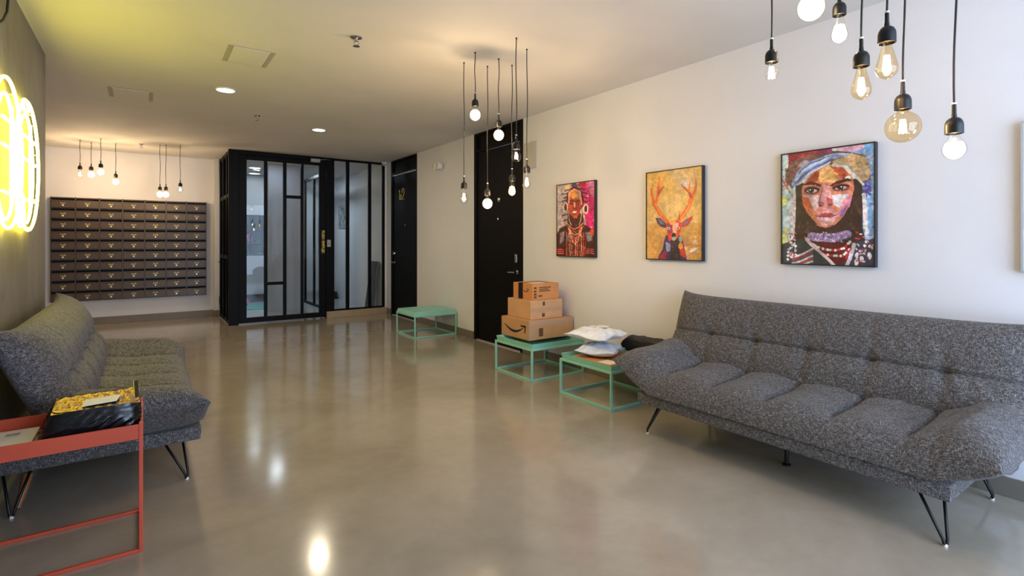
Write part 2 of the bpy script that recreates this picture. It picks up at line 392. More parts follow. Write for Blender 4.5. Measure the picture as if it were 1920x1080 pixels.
struct(MB().box(2.53, XR, YV-.05, YV+.16, 0, .11).build('trim_2', pmat('beige_kerb', S(168, 146, 112), .4, var=.08, vscale=5), bevel=.004), 'beige concrete kerb under the fixed glass screen')
# vestibule behind the glass
struct(MB().box(1.06, XR, YV+.17, YBACK, 0, .006).build('floor_vestibule', M_VESTFLOOR))
WX = (1.62, 2.36); WZ = (1.0, 1.87)
struct(MB().box(1.0, WX[0], YBACK, YBACK+.15, 0, CH).box(WX[1], XR, YBACK, YBACK+.15, 0, CH).box(WX[0], WX[1], YBACK, YBACK+.15, 0, WZ[0]).box(WX[0], WX[1], YBACK, YBACK+.15, WZ[1], CH).build('wall_vestibule_back', M_COOLWALL))
struct(MB().box(1.0, 1.06, YB+.1, YBACK, 0, CH).build('wall_vestibule_left', M_COOLWALL))
struct(MB().box(1.84, 2.46, 10.3, 10.38, 0, CH).build('wall_vestibule_middle', pmat('grey_partition_paint', S(168, 172, 184), .7, var=.02, vscale=2)), 'plain pale partition standing behind the glass door')
struct(MB().box(1.06, 2.7, YBACK-.02, YBACK, 0, .17).build('baseboard_vestibule', pmat('dark_skirting', S(62, 60, 60), .5, var=.1)))
w3 = sempty('window_3', 'small gridded window with flowers behind the entrance', (0, YBACK, 0))
f3 = MB()
for x in (WX[0], 1.84, 2.08, WX[1]-.03): f3.box(x, x+.03, .02, .06, WZ[0], WZ[1])
for z in (WZ[0], 1.22, 1.52, WZ[1]-.03): f3.box(WX[0], WX[1], .02, .06, z, z+.03)
f3.build('window_frame', M_STEEL, w3)
MB().box(WX[0]+.03, WX[1]-.03, .038, .042, WZ[0]+.03, WZ[1]-.03).build('pane', M_GLASS, w3)
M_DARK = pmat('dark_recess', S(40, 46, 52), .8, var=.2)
struct(MB().box(WX[0]-.1, WX[1]+.1, YBACK+.75, YBACK+.8, .8, 2.1).box(WX[0]-.15, WX[0]-.1, YBACK+.15, YBACK+.8, .8, 2.1).box(WX[1]+.1, WX[1]+.15, YBACK+.15, YBACK+.8, .8, 2.1).box(WX[0]-.15, WX[1]+.15, YBACK+.15, YBACK+.8, 2.1, 2.15).build('wall_recess_shroud', M_DARK))  # dark box; sides and top added to keep sky light out
struct(MB().box(WX[0]-.1, WX[1]+.1, YBACK+.15, YBACK+.75, .8, .9).build('trim_3', M_DARK), 'dark ledge behind the small window')
pg = sempty('window_4', 'glazed inner screen inside the vestibule', (2.80, 10.32, 0))
for a, b in ((0, .06), (.55, .60), (1.25, 1.32), (1.86, 1.93)): MB().box(-.02, .02, a, b, .006, 2.62).build('post', M_STEEL, pg, bevel=.003)
MB().box(-.02, .02, .06, 1.86, 2.56, 2.62).build('rail', M_STEEL, pg); MB().box(-.02, .02, .06, 1.86, .006, .05).build('rail', M_STEEL, pg)
for a, b in ((.06, .55), (.60, 1.25), (1.32, 1.86)): MB().box(-.003, .003, a, b, .05, 2.56).build('pane', M_GLASS, pg)
# flowers in the recess behind the small window
def plant(name, label, x, y, z, fl, n, seed):
    r = random.Random(seed); t = thing(name, label, 'plant', (x, y, z))
    MB().lathe([(.05, 0), (.075, .02), (.085, .14), (.09, .15), (.075, .15), (.07, .12), (0, .12)], seg=14).build('pot', M_GREYPL, t, smooth='auto')
    sm = MB(); lf = MB(); pt = MB()
    for i in range(n):
        a = r.uniform(0, 2*PI); tilt = r.uniform(.05, .16); hh = r.uniform(.2, .42)
        top = Vector((math.cos(a)*tilt, math.sin(a)*tilt, .12+hh))
        sm.tube([(0, 0, .12), (top.x*.3, top.y*.3, .12+hh*.5), top], .004, 5)
        for k in range(5):
            b = r.uniform(0, 2*PI); c = top*(r.uniform(.5, 1)); L = r.uniform(.05, .1); d = Vector((math.cos(b), math.sin(b), .3)); q = d.cross(Vector((0, 0, 1))).normalized()*.016
            lf.add([c, c+d*L*.5+q, c+d*L, c+d*L*.5-q], [(0, 1, 2, 3)])
        if fl:
            for k in range(6):
                b = k*PI/3; d = Vector((math.cos(b), math.sin(b)*.6-.4, math.sin(b)*.9)); q = d.cross(Vector((0, 1, 0))).normalized()*.014; c = top
                pt.add([c, c+d*.025+q, c+d*.045, c+d*.025-q], [(0, 1, 2, 3)])
    s_ = sm.build('stem', M_LEAF, t); o = lf.build('foliage', M_LEAF, t); o['kind'] = 'stuff'
    if fl: o = pt.build('petals', M_PINK, t); o['kind'] = 'stuff'
lamp('recess_fill_light', 'POINT', (1.95, YBACK+.3, 1.98), 5, (.75, 1, .85), .05)  # unseen fill light added to brighten the plants
tag(MB().box(1.75, 2.15, YBACK+.27, YBACK+.33, 2.06, 2.10).build('added_light_bar', M_COOL, bevel=.004), 'added glowing bar, unseen above the plants behind the small window', 'added light')  # glowing fitting invented out of view to go with the added fill light
plant('flowering_plant', 'pink flowering potted plant behind the small window', 1.86, YBACK+.4, .9, True, 16, 3)
plant('potted_plant', 'leafy green potted plant behind the small window', 2.10, YBACK+.42, .9, False, 16, 5)
tag(MB().box(1.55, 2.05, 10.9, 11.8, .006, .018).build('door_mat', M_TEAL, bevel=.003), 'turquoise door mat on the vestibule floor', 'mat')
tag(MB().lathe([(0, .0), (.06, .012), (.09, .06), (.085, .11), (.05, .15), (.02, .17), (0, .172)], (1.62, 11.55, .018), 16).build('bundle', M_PINK, smooth=True), 'small pink rounded bundle on the turquoise mat', 'bundle')
pf = thing('picture_frame', 'small grey framed picture inside the vestibule', 'picture', (XR-.015, 11.55, 1.86))
MB().box(-.012, .014, -.32, .32, -.26, .26).build('frame', M_GREYPL, pf, bevel=.003)
MB().box(-.016, -.012, -.28, .28, -.22, .22).build('print', pmat('grey_mottled_print', S(60, 62, 66), .5, vscale=9, col2=S(185, 188, 190)), pf)
tag(MB().box(3.30, 3.56, 11.9, 12.2, .006, .17).build('black_case', M_BLACK, bevel=.01), 'low black case on the vestibule floor', 'case')
sl0 = None
for i in range(10):
    y = 9.32+i*.042; hgt = .94-.012*i
    if sl0 is None: sl0 = MB().box(-.012, .012, -.016, .016, 0, .93).build('slat', M_SLAT, bevel=.002); o = sl0
    else: o = sl0.copy(); COL.objects.link(o)
    o.location = (3.43+.005*(i % 3), y, .007); o.rotation_euler = (0, .13+random.uniform(-.006, .006), 0)
    tag(o, 'thin grey slat in the bundle leaning behind the glass screen', 'slat', 'grey slats leaning in the vestibule')

# ------------------------------------------------------------------ mailbox bank: 7 columns, 10 rows
MX0, MX1, MZ0, MZ1, MY = -1.146, .867, .388, 1.975, 10.3
mb = thing('mailbox_bank', 'brown metal bank of seventy mailboxes on the white wall', 'mailboxes', ((MX0+MX1)/2, YB-.001, MZ0))
mw = (MX1-MX0); mh = MZ1-MZ0; cw = mw/7; rh = (mh-.02)/10
cb = MB().box(-mw/2, mw/2, -.03, 0, 0, mh)
for i in range(8): x = -mw/2+i*cw; cb.box(x-.007 if i else x, x+.007 if i < 7 else x, -.118, -.03, 0, mh)
for j in range(11): z = j*rh; cb.box(-mw/2, mw/2, -.095, -.03, z, z+.012)
cb.build('carcass', M_MAIL, mb)
MB().box(-mw/2+.01, mw/2-.01, -.036, -.03, .01, mh-.01).build('back_panel', M_MAILIN, mb)
door_me = None
lock_me = None
for i in range(7):
    for j in range(10):
        x = -mw/2+(i+.5)*cw; z = mh-.02-(j+1)*rh+.014
        if door_me is None:
            door_me = MB().box(-cw/2+.009, cw/2-.009, -.125, -.108, 0, .113).box(-cw/2+.009, cw/2-.009, -.13, -.125, .104, .113).build('mailbox_door', M_MAIL, mb, bevel=.002); o = door_me
            lock_me = MB().lathe([(.015, -.125), (.015, -.136), (.010, -.142), (0, -.142)], (0, 0, .034), 10, 'y').build('lock', M_LOCK, o, smooth='auto')
        else:
            o = door_me.copy(); COL.objects.link(o); l2 = lock_me.copy(); COL.objects.link(l2); l2.parent = o
        o.location = (x, 0, z)
        text('number', '%do%d' % (i+1, j+1) if j < 9 else '%d10' % (i+1), M_NUM, .037, (0, -.1265, .068), (PI/2, 0, 0), o, .0008).scale = (1.2, 1, 1)

# ------------------------------------------------------------------ ceiling fittings
for i, (x, y, lab) in enumerate(((.624, 5.56, 'round ceiling downlight nearer the long ceiling vent'), (1.82, 6.86, 'round ceiling downlight in front of the glass entrance'))):
    t = thing('downlight', lab, 'downlight', (x, y, CH), 0, 'warm ceiling downlights')
    MB().lathe([(.088, 0), (.088, -.006), (.076, -.010), (.074, -.004), (.074, 0)], seg=28).build('trim_ring', M_WHITEPL, t, smooth='auto')
    MB().lathe([(.074, -.003), (.074, -.006), (0, -.006)], seg=28).build('lens', M_DOWN, t)
    lamp('downlight_lamp', 'AREA', (0, 0, -.012), DOWN_W, (1, .84, .62), .13, t)
for x, y, lab, pw in ((1.90, 9.86, 'cool ceiling light just behind the glass door', 3.2), (1.74, 11.07, 'nearer cool downlight deep in the vestibule', 1.0), (1.88, 12.0, 'cool downlight above the small flower window', .6), (2.52, 11.35, 'cool ceiling light behind the pale partition', 18)):
    t = thing('ceiling_light', lab, 'downlight', (x, y, CH), 0, 'cool vestibule lights')
    MB().lathe([(.12, 0), (.12, -.012), (.105, -.014), (.103, -.006), (.103, 0)], seg=28).build('trim_ring', M_WHITEPL, t, smooth='auto')
    MB().lathe([(.103, -.006), (.103, -.010), (0, -.010)], seg=28).build('lens', M_COOL, t)
    lamp('vestibule_lamp', 'AREA', (0, 0, -.016), pw, (.78, .88, 1), .2, t)
M_GAP = pmat('vent_shadow_gap', S(168, 162, 150), .8)
def access_panel(x0, x1, y0, y1, lab):
    t = thing('ceiling_vent', lab, 'vent', ((x0+x1)/2, (y0+y1)/2, CH)); a, b = (x1-x0)/2, (y1-y0)/2
    mr = M_GAP
    for s in (-1, 1):
        MB().box(s*a, s*(a-.03), -b, b, -.003, 0).build('slot', mr, t)
        MB().box(-a+.03, a-.03, s*b, s*(b-.012), -.003, 0).build('frame_strip', mr, t)
    MB().box(-a+.034, a-.034, -b+.014, b-.014, -.006, 0).build('panel', M_CEIL, t, bevel=.002)
access_panel(.50, .815, 4.26, 4.67, 'square ceiling vent nearer the hanging bulbs')
access_panel(-.28, .07, 6.06, 6.46, 'square ceiling vent nearer the mailboxes')
def sprinkler(x, y, lab, s=1):
    t = thing('sprinkler', lab, 'sprinkler', (x, y, CH))
    MB().lathe([(.036*s, 0), (.036*s, -.004), (.02*s, -.010), (.012*s, -.010)], seg=18).build('escutcheon', M_CHROME, t, smooth='auto')
    b = MB().lathe([(.011*s, -.008), (.011*s, -.026*s)], seg=10)
    for q in (-1, 1): b.tube([(q*.011*s, 0, -.02*s), (q*.016*s, 0, -.035*s), (q*.004*s, 0, -.055*s)], .003, 6)
    b.build('body', M_CHROME, t)
    MB().lathe([(.02*s, -.055*s), (.022*s, -.058*s), (0, -.060*s)], seg=12).build('deflector', M_CHROME, t)
sprinkler(1.212, 3.609, 'brass ceiling sprinkler closest to the hanging bulbs', 1.1)
sprinkler(1.046, 6.507, 'ceiling sprinkler between the two round downlights')
sprinkler(-.037, 9.369, 'ceiling sprinkler between the bulbs over the mailboxes')

# ------------------------------------------------------------------ pendant bulbs
def prof_arc(r, cz, a0, a1, n): return [(r*math.cos(a0+(a1-a0)*i/n), cz+r*math.sin(a0+(a1-a0)*i/n)) for i in range(n+1)]
BULBS = {
 'pear':  [(.013, .008), (.0135, -.006), (.017, -.022), (.023, -.045), (.029, -.068), (.0318, -.084), (.0305, -.096), (.025, -.107), (.015, -.114), (.005, -.119), (0, -.120)],
 'globe': [(.013, .008), (.014, -.010)] + prof_arc(.044, -.066, 1.25, -PI/2, 12),
 'big globe': [(.013, .008), (.015, -.006)] + prof_arc(.055, -.064, 1.22, -PI/2, 14),
 'round': [(.013, .008), (.014, -.008), (.019, -.020), (.028, -.032)] + prof_arc(.034, -.054, .42, -PI/2, 9),
 'small': [(.013, .008), (.014, -.008), (.018, -.018)] + prof_arc(.027, -.048, .7, -PI/2, 9),
}
BCZ = {'pear': -.068, 'globe': -.066, 'big globe': -.064, 'round': -.052, 'small': -.046}
SOCK = [(0, .066), (.007, .065), (.008, .052), (.013, .051), (.020, .045), (.0245, .035), (.0256, .026), (.0258, -.002), (.0225, -.003), (.0225, .004), (0, .004)]
def pendant(x, y, zs, kind, glassm, glow_k, label, group, wob=.006, knot=False, power=1.0):
    """zs: height of the socket's lower rim"""
    r = random.Random(int(x*1000+y*77))
    t = thing('pendant_lamp', label, 'pendant lamp', (x, y, CH), 0, group)
    L = CH-zs
    MB().lathe([(.007, 0), (.007, -.005), (.0045, -.010)], seg=12).build('ceiling_hook', M_BLACK, t, smooth='auto')
    n = 14; a = r.uniform(0, 6); k1 = r.uniform(5, 9)
    pts = [(wob*math.sin(k1*q/n+a)*math.sin(PI*q/n), wob*math.cos(k1*.8*q/n+a)*math.sin(PI*q/n), -(L-.09)*q/n) for q in range(n+1)]
    MB().tube(pts, .0034, 7).build('cord', M_BLACKRUB, t, smooth=True)
    MB().lathe(SOCK, (0, 0, -L), 20).build('socket', M_BLACK, t, smooth='auto')
    MB().lathe([(.0062, .098), (.0066, .064), (.0066, .056)], (0, 0, -L), 10).build('cord_grip', M_BLACK, t, smooth='auto')
    MB().lathe([(.0072, .102), (.0072, .097), (.005, .096)], (0, 0, -L), 10).build('collar', M_WHITEPL, t)
    b = MB().lathe(BULBS[kind], (0, 0, -L), 22).build('bulb', glassm, t, smooth=True)
    c = BCZ[kind]; f = MB()
    if glow_k == 'loop':
        pts = [(.010*math.cos(PI*q/8), 0, -L+c+.006+.020*math.sin(PI*q/8)) for q in range(9)]
        f.tube([(.010, 0, -L+c-.018)]+pts+[(-.010, 0, -L+c-.018)], .0022, 6)
    else:
        for q in range(6):
            a = q*PI/3; f.tube([(.006*math.cos(a), .006*math.sin(a), -L+c+.026), (.012*math.cos(a+.3), .012*math.sin(a+.3), -L+c-.022)], .0022, 6)
    f.build('filament', M_FIL, b)
    if glow_k == 'full':
        MB().lathe([(max(rr-.004, 0), h) for rr, h in BULBS[kind][3:]], (0, 0, -L), 18).build('glow', M_GLOW, b, smooth=True)
    lamp('bulb_light', 'POINT', (0, 0, -L+c), BULB_W*power, WARM, .010, t)
G1 = 'bulbs hanging before the black door'
MID = [
 (2.084, 3.619, 1.722, 'pear', 0, 'wires', 'clear pear-shaped bulb hanging against the white wall, low in the middle cluster'),
 (2.041, 3.376, 2.322, 'globe', 0, 'full', 'glowing globe bulb on the shortest cord of the middle cluster'),
 (2.284, 3.585, 1.676, 'globe', 0, 'full', 'glowing globe bulb hanging lowest in the middle cluster'),
 (2.263, 3.388, 2.198, 'globe', 0, 'full', 'glowing globe bulb hanging over the upper edge of the black door'),
 (2.433, 3.449, 1.79, 'pear', 1, 'full', 'bright amber pear-shaped bulb in the middle of the black door'),
 (2.133, 2.971, 1.948, 'round', 0, 'loop', 'round clear bulb with a visible looped filament before the black door'),
 (2.321, 3.099, 1.812, 'pear', 0, 'wires', "clear pear-shaped bulb at the black door's handle-side edge"),
]
for x, y, z, k, am, gl, lab in MID: pendant(x, y, z, k, M_BULB_AMBER if am else M_BULB_CLEAR, gl, lab, G1)
G2 = 'bulbs hanging over the mailboxes'
FAR = [
 (-.739, 9.473, 2.315, 'pear', 'wires', 'pear-shaped bulb over the first column of mailboxes from the concrete wall'),
 (-.627, 9.634, 2.332, 'globe', 'full', 'glowing bulb over the mailboxes, second from the concrete wall'),
 (-.495, 9.208, 2.332, 'globe', 'full', 'glowing bulb over the mailboxes, third from the concrete wall'),
 (-.342, 9.533, 2.236, 'globe', 'full', 'glowing bulb over the mailboxes, hanging lower than its three neighbours'),
 (.188, 9.313, 2.062, 'globe', 'full', 'glowing bulb touching its twin over the mailboxes, further from the entrance'),
 (.26, 9.263, 2.062, 'globe', 'full', 'glowing bulb touching its twin over the mailboxes, nearer the entrance'),
 (.434, 9.14, 2.118, 'round', 'loop', 'dim clear bulb over the mailboxes, closest to the glass entrance'),
]
for x, y, z, k, gl, lab in FAR: pendant(x, y, z, k, M_BULB_CLEAR, gl, lab, G2, .003, power=.4 if gl == 'loop' else 1.25)
G3 = 'bulbs hanging over the grey sofa by the paintings'
NEAR = [
 (2.164, 1.166, 2.057, 'small', 0, 'wires', 'small clear bulb in the sofa cluster, closest to the deer painting'),
 (2.30, 1.07, 2.352, 'big globe', 0, 'full', 'glowing globe bulb hanging highest in the sofa cluster'),
 (2.398, 1.001, 2.257, 'pear', 0, 'full', 'brightly glowing pear-shaped bulb second highest in the sofa cluster'),
 (2.08, .797, 1.923, 'pear', 1, 'wires', 'amber pear-shaped bulb, the lower of two over the turbaned portrait'),
 (1.979, .684, 1.949, 'pear', 1, 'wires', 'amber pear-shaped bulb, the higher of two over the turbaned portrait'),
 (2.201, .712, 1.771, 'big globe', 1, 'wires', 'big amber globe bulb hanging beside the turbaned portrait'),
 (2.222, .574, 1.664, 'round', 0, 'full', 'round clear bulb hanging lowest in the sofa cluster'),
]
for x, y, z, k, am, gl, lab in NEAR: pendant(x, y, z, k, M_BULB_AMBER if am else M_BULB_CLEAR, gl, lab, G3, .010, power=.27)

# ------------------------------------------------------------------ neon sign on the concrete wall
ns = thing('neon_sign', 'glowing yellow neon tube sign of overlapping rings on concrete', 'neon sign', (XL, 4.06, 1.765))
def ring(cy, cz, ry, rz, x, a0=0, a1=2*PI, n=48):
    cl_ = abs(a1-a0-2*PI) < 1e-6
    return [(x, cy+ry*math.cos(a0+(a1-a0)*i/n), cz+rz*math.sin(a0+(a1-a0)*i/n)) for i in range(n if cl_ else n+1)], cl_
def neon(pts, cl_=False, r=.0085): return MB().tube(pts, r, 8, closed=cl_).build('neon_tube', M_NEON, ns, smooth=True)
for cy in (-.28, .29):
    neon(*ring(cy, 0, .39, .395, .032)); neon(*ring(cy-.03, -.02, .24, .33, .026))
    neon([(.03, cy+.10, -.25), (.03, cy+.10, .27)])
    for zz in (-.21, .03, .17): neon([(.036, cy-.16, zz), (.036, cy+.26, zz)])
neon(*ring(.16, .345, .09, .035, .04)); neon(*ring(.0, -.28, .10, .10, .04))
br = MB()
for cy in (-.28, .29):
    for a in range(8): br.box(0, .028, cy+.39*math.cos(a*PI/4+.3)-.005, cy+.39*math.cos(a*PI/4+.3)+.005, .395*math.sin(a*PI/4+.3)-.005, .395*math.sin(a*PI/4+.3)+.005)
o = br.build('standoff', M_GREYPL, ns); o['kind'] = 'stuff'
tag(MB().tube([(XL+.03, 3.83, CH), (XL+.03, 3.80, 2.60), (XL+.03, 3.77, 2.51), (XL+.03, 3.67, 2.43), (XL+.03, 3.5, 2.35), (XL+.03, 3.42, 2.2)], .006, 8).build('power_cable', M_BLACKRUB, smooth=True), 'black power cable looping down the concrete wall above the neon sign', 'cable')

# ------------------------------------------------------------------ wall fittings on the right wall
t = thing('emergency_light', 'pale twin-head emergency light high on the wall between the black doors', 'emergency light', (XR, 6.93, 2.42))
MB().box(-.03, 0, -.05, .05, -.05, .03).build('housing', M_WHITEPL, t, bevel=.01)
for s in (-1, 1):
    MB().lathe([(.02, -.02), (.045, -.04), (.052, -.085), (.045, -.09), (0, -.088)], (0, s*.058, -.005), 16, 'x').build('lamp_head', M_WHITEPL, t, smooth='auto')
tag(MB().box(XR-.014, XR, 4.605, 4.855, 2.13, 2.43).build('wall_panel', pmat('off_white_cover', S(190, 186, 178), .6, var=.02), bevel=.004), 'blank white cover box on the wall beside the black door top', 'cover')
t = thing('light_switch', 'white light switch plate beside the numbered black door', 'switch', (XR, 7.55, .88))
MB().box(-.008, 0, -.04, .04, -.06, .06).build('plate', M_WHITEPL, t, bevel=.003); MB().box(-.013, -.008, -.014, .014, -.03, .03).build('rocker', M_WHITEPL, t, bevel=.002)
t = thing('security_camera', 'small white dome camera above the fixed glass screen', 'camera', (XR-.06, YV-.04, CH))
MB().lathe([(.045, 0), (.045, -.02), (.04, -.026), (0, -.026)], seg=18).build('mount', M_WHITEPL, t, smooth='auto')
MB().lathe([(.036, -.026), (.034, -.045), (.022, -.06), (0, -.066)], seg=18).build('dome', M_GREYPL, t, smooth=True)
tag(MB().tube([(XR-.02, .655, .36), (XR-.02, .66, .24), (XR-.02, .672, .16), (XR-.02, .70, .122), (XR-.02, .76, .118), (XR-.02, .85, .14)], .005, 8).build('wall_cord', M_GREYPL, smooth=True), 'pale grey cord looping on the wall behind the grey sofa', 'cord')

# ------------------------------------------------------------------ sofas
def sheet(fn, nx, ny, flip=False):
    P = np.zeros((nx, ny, 3))
    for i in range(nx):
        for j in range(ny): P[i, j] = fn(-1+2*i/(nx-1), -1+2*j/(ny-1))
    return P
def grid_mesh(name, sheets, m, parent, uvscale=1):
    vs = []; fs = []; uvs = []
    for P, flip in sheets:
        nx, ny, _ = P.shape; b = len(vs); vs += [tuple(p) for p in P.reshape(-1, 3)]
        d = np.zeros((nx, ny)); d[:, 1:] = np.cumsum(np.linalg.norm(np.diff(P, axis=1), axis=2), axis=1); d -= d[:, ny//2:ny//2+1]
        e = np.zeros((nx, ny)); e[1:] = np.cumsum(np.linalg.norm(np.diff(P, axis=0), axis=2), axis=0); e -= e[nx//2:nx//2+1]
        for i in range(nx-1):
            for j in range(ny-1):
                q = [(i, j), (i+1, j), (i+1, j+1), (i, j+1)]
                if flip: q = q[::-1]
                fs.append(tuple(b+a*ny+c for a, c in q)); uvs += [(e[a, c]*uvscale, d[a, c]*uvscale+(3.3 if flip else 0)) for a, c in q]
    me = bpy.data.meshes.new(name); me.from_pydata(vs, [], fs)
    ul = me.uv_layers.new(name='UVMap'); ul.data.foreach_set('uv', np.array(uvs, dtype=np.float32).ravel())
    me.polygons.foreach_set('use_smooth', [True]*len(fs)); me.materials.append(m)
    o = bpy.data.objects.new(name, me); COL.objects.link(o); o.parent = parent; return o
CRE = (-.625, -.3125, 0, .3125, .625)
def sm(a, b, x): t_ = min(1, max(0, (x-a)/(b-a))); return t_*t_*(3-2*t_)
def wrinkle(x, y, k): return math.sin(x*23+y*31+k)*math.sin(x*41-y*17+k*2)*.5+math.sin(x*67+y*53+k*3)*.25
HL = 1.04
def seat_pt(top):
    def f(s, q):
        s2 = math.copysign(1-(1-abs(s))**1.25, s); q2 = math.copysign(1-(1-abs(q))**1.6, q)   # denser near rims
        s, q = s2, q2
        x = s*HL; ax = abs(x)
        if x > 0: lift = .115*max(0, (ax-.80)/.24)**1.15; fat = .078*sm(.60, .90, ax)
        else: lift = .175*max(0, (ax-.73)/.31)**1.15; fat = .045*sm(.58, .84, ax)
        tf = .882-.014*(1-abs(s)**6); tb = .20
        tt = tb+(q+1)/2*(tf-tb)
        x *= 1-.022*(1-abs(q)**2.5)-(.035*max(0, q)**3 if x > 0 else 0)
        P = max(0, 1-abs(s)**9)**.5; Q = max(0, 1-abs(q)**(4 if q > 0 else 3))**.5
        mid = .290+lift+.05*sm(.1, -.9, q)
        if top:
            h = (.166+fat-.035*sm(.85, 1.04, ax))*P*Q
            cr = 0; pin = 0
            for c in (-.665, -.335, 0, .335, .665):
                cr += math.exp(-((x-c)/.014)**2); pin += math.exp(-((x-c)/.085)**2)
            fade = sm(-1.02, -.8, q)*(1-sm(.45, .88, q))
            h *= 1-.14*pin*(.35+.65*fade); h -= .030*cr*fade*P
            h += .005*wrinkle(x, tt, 1)*Q*P
            z = mid+h
            tt += .045*Q*0
        else:
            zb = .2895+(.06 if x > 0 else .13)*max(0, (ax-.84)/.20)**1.3
            z = mid+(min(zb, mid)-mid)*P*Q
        # the front face bulges out over the platform
        return (x, -tt, z)
    return f
def back_pt(front):
    HV = Vector((0, .22, .53)); N = Vector((0, -.53, .22)).normalized()
    def f(s, q):
        s = math.copysign(1-(1-abs(s))**1.3, s); q = math.copysign(1-(1-abs(q))**1.5, q)
        x = s*1.05; r = (q+1)/2
        base = Vector((0, -.315, .355))
        ext = 1+(.055*abs(s)**9 if q > 0 else 0)*max(0, q)
        p = base+HV*(r*ext); p.y += .03*r*abs(s)**8
        x *= 1-.035*(1-abs(q)**2)*abs(s)
        P = max(0, 1-abs(s)**12)**.5; Q = max(0, 1-abs(q)**3.4)**.5
        if front:
            h = .125*P*Q
            seam = math.exp(-((q+.03)/.022)**2); tuft = vert = 0
            for c in (-.665, -.335, 0, .335, .665):
                tuft += math.exp(-((x-c)/.030)**2-((q+.03)/.09)**2); vert += math.exp(-((x-c)/.03)**2)
            h -= .026*seam*P+.020*tuft+.011*vert*Q*(1 if q < 0 else .35)
            h -= .018*P*math.exp(-((q+.03)/.22)**2)
            h += .004*wrinkle(x, p.z, 4)*Q*P
        else: h = -.085*P*Q
        p = p+N*h
        return (x, p.y, p.z)
    return f
def make_sofa(label, loc, rz):
    t = thing('sofa', label, 'sofa', loc, rz, 'grey convertible sofas')
    nx, ny = 200, 72
    grid_mesh('seat_cushion', [(sheet(seat_pt(True), nx, ny), False), (sheet(seat_pt(False), nx//2, ny//2), True)], M_FAB, t)
    grid_mesh('back_cushion', [(sheet(back_pt(True), nx, 110), True), (sheet(back_pt(False), nx//2, ny//2), False)], M_FAB, t)
    b = MB().box(-.84, .84, -.856, -.02, .215, .288).build('platform', M_FAB, t, smooth='auto', bevel=.012)
    ul = b.data.uv_layers.new(name='UVMap')
    for pg_ in b.data.polygons:
        nn = pg_.normal
        for li in pg_.loop_indices:
            c = b.data.vertices[b.data.loops[li].vertex_index].co
            ul.data[li].uv = (c.y, c.z) if abs(nn.x) > .7 else ((c.x, c.y) if abs(nn.z) > .7 else (c.x, c.z))
    fr_ = MB().box(-.75, .75, -.75, -.71, .203, .216).box(-.75, .75, -.20, -.16, .203, .216).box(-.75, -.71, -.71, -.20, .203, .216).box(.71, .75, -.71, -.20, .203, .216).box(-.02, .02, -.71, -.20, .203, .216)
    fr_.build('underframe', M_BLACK, t)
    HY = Vector
    def hairpin(x, y, dx, dy, sp):
        d = Vector((-dy, dx, 0)).normalized()*sp; bt = Vector((x+dx, y+dy, .006)); top = Vector((x, y, .21))
        up = Vector((0, 0, 1))
        pts = [top+d, bt+d*.16+up*.022, bt+d*.11+up*.008, bt+d*.04+up*.002, bt-d*.04+up*.002, bt-d*.11+up*.008, bt-d*.16+up*.022, top-d]
        lg = MB().tube(pts, .0065, 8).build('leg', M_BLACK, t, smooth=True)
        MB().lathe([(.0, -.006), (.0085, -.006), (.0085, .004), (.005, .007)], tuple(bt), 10).build('foot_cap', M_WHITEPL, lg, smooth='auto')
    for sx in (-1, 1):
        hairpin(sx*.735, -.730, sx*.07, -.06, .055)
        hairpin(sx*.735, -.10, sx*.07, .01, .055)
    MB().tube([(0, -.53, .21), (0, -.53, .012)], .012, 10).lathe([(.022, 0), (.022, .01), (.012, .014)], (0, -.53, 0), 12).build('centre_foot', M_BLACK, t, smooth='auto')
    return t
sofa_r = make_sofa('charcoal tweed sofa with hairpin legs under the framed paintings', (XR-.02, 1.555, 0), -PI/2)
sofa_l = copy_tree(sofa_r); sofa_l.location = (XL+.02, 4.16, 0); sofa_l.rotation_euler = (0, 0, PI/2)
sofa_l['label'] = 'charcoal tweed sofa against the concrete wall under the neon sign'

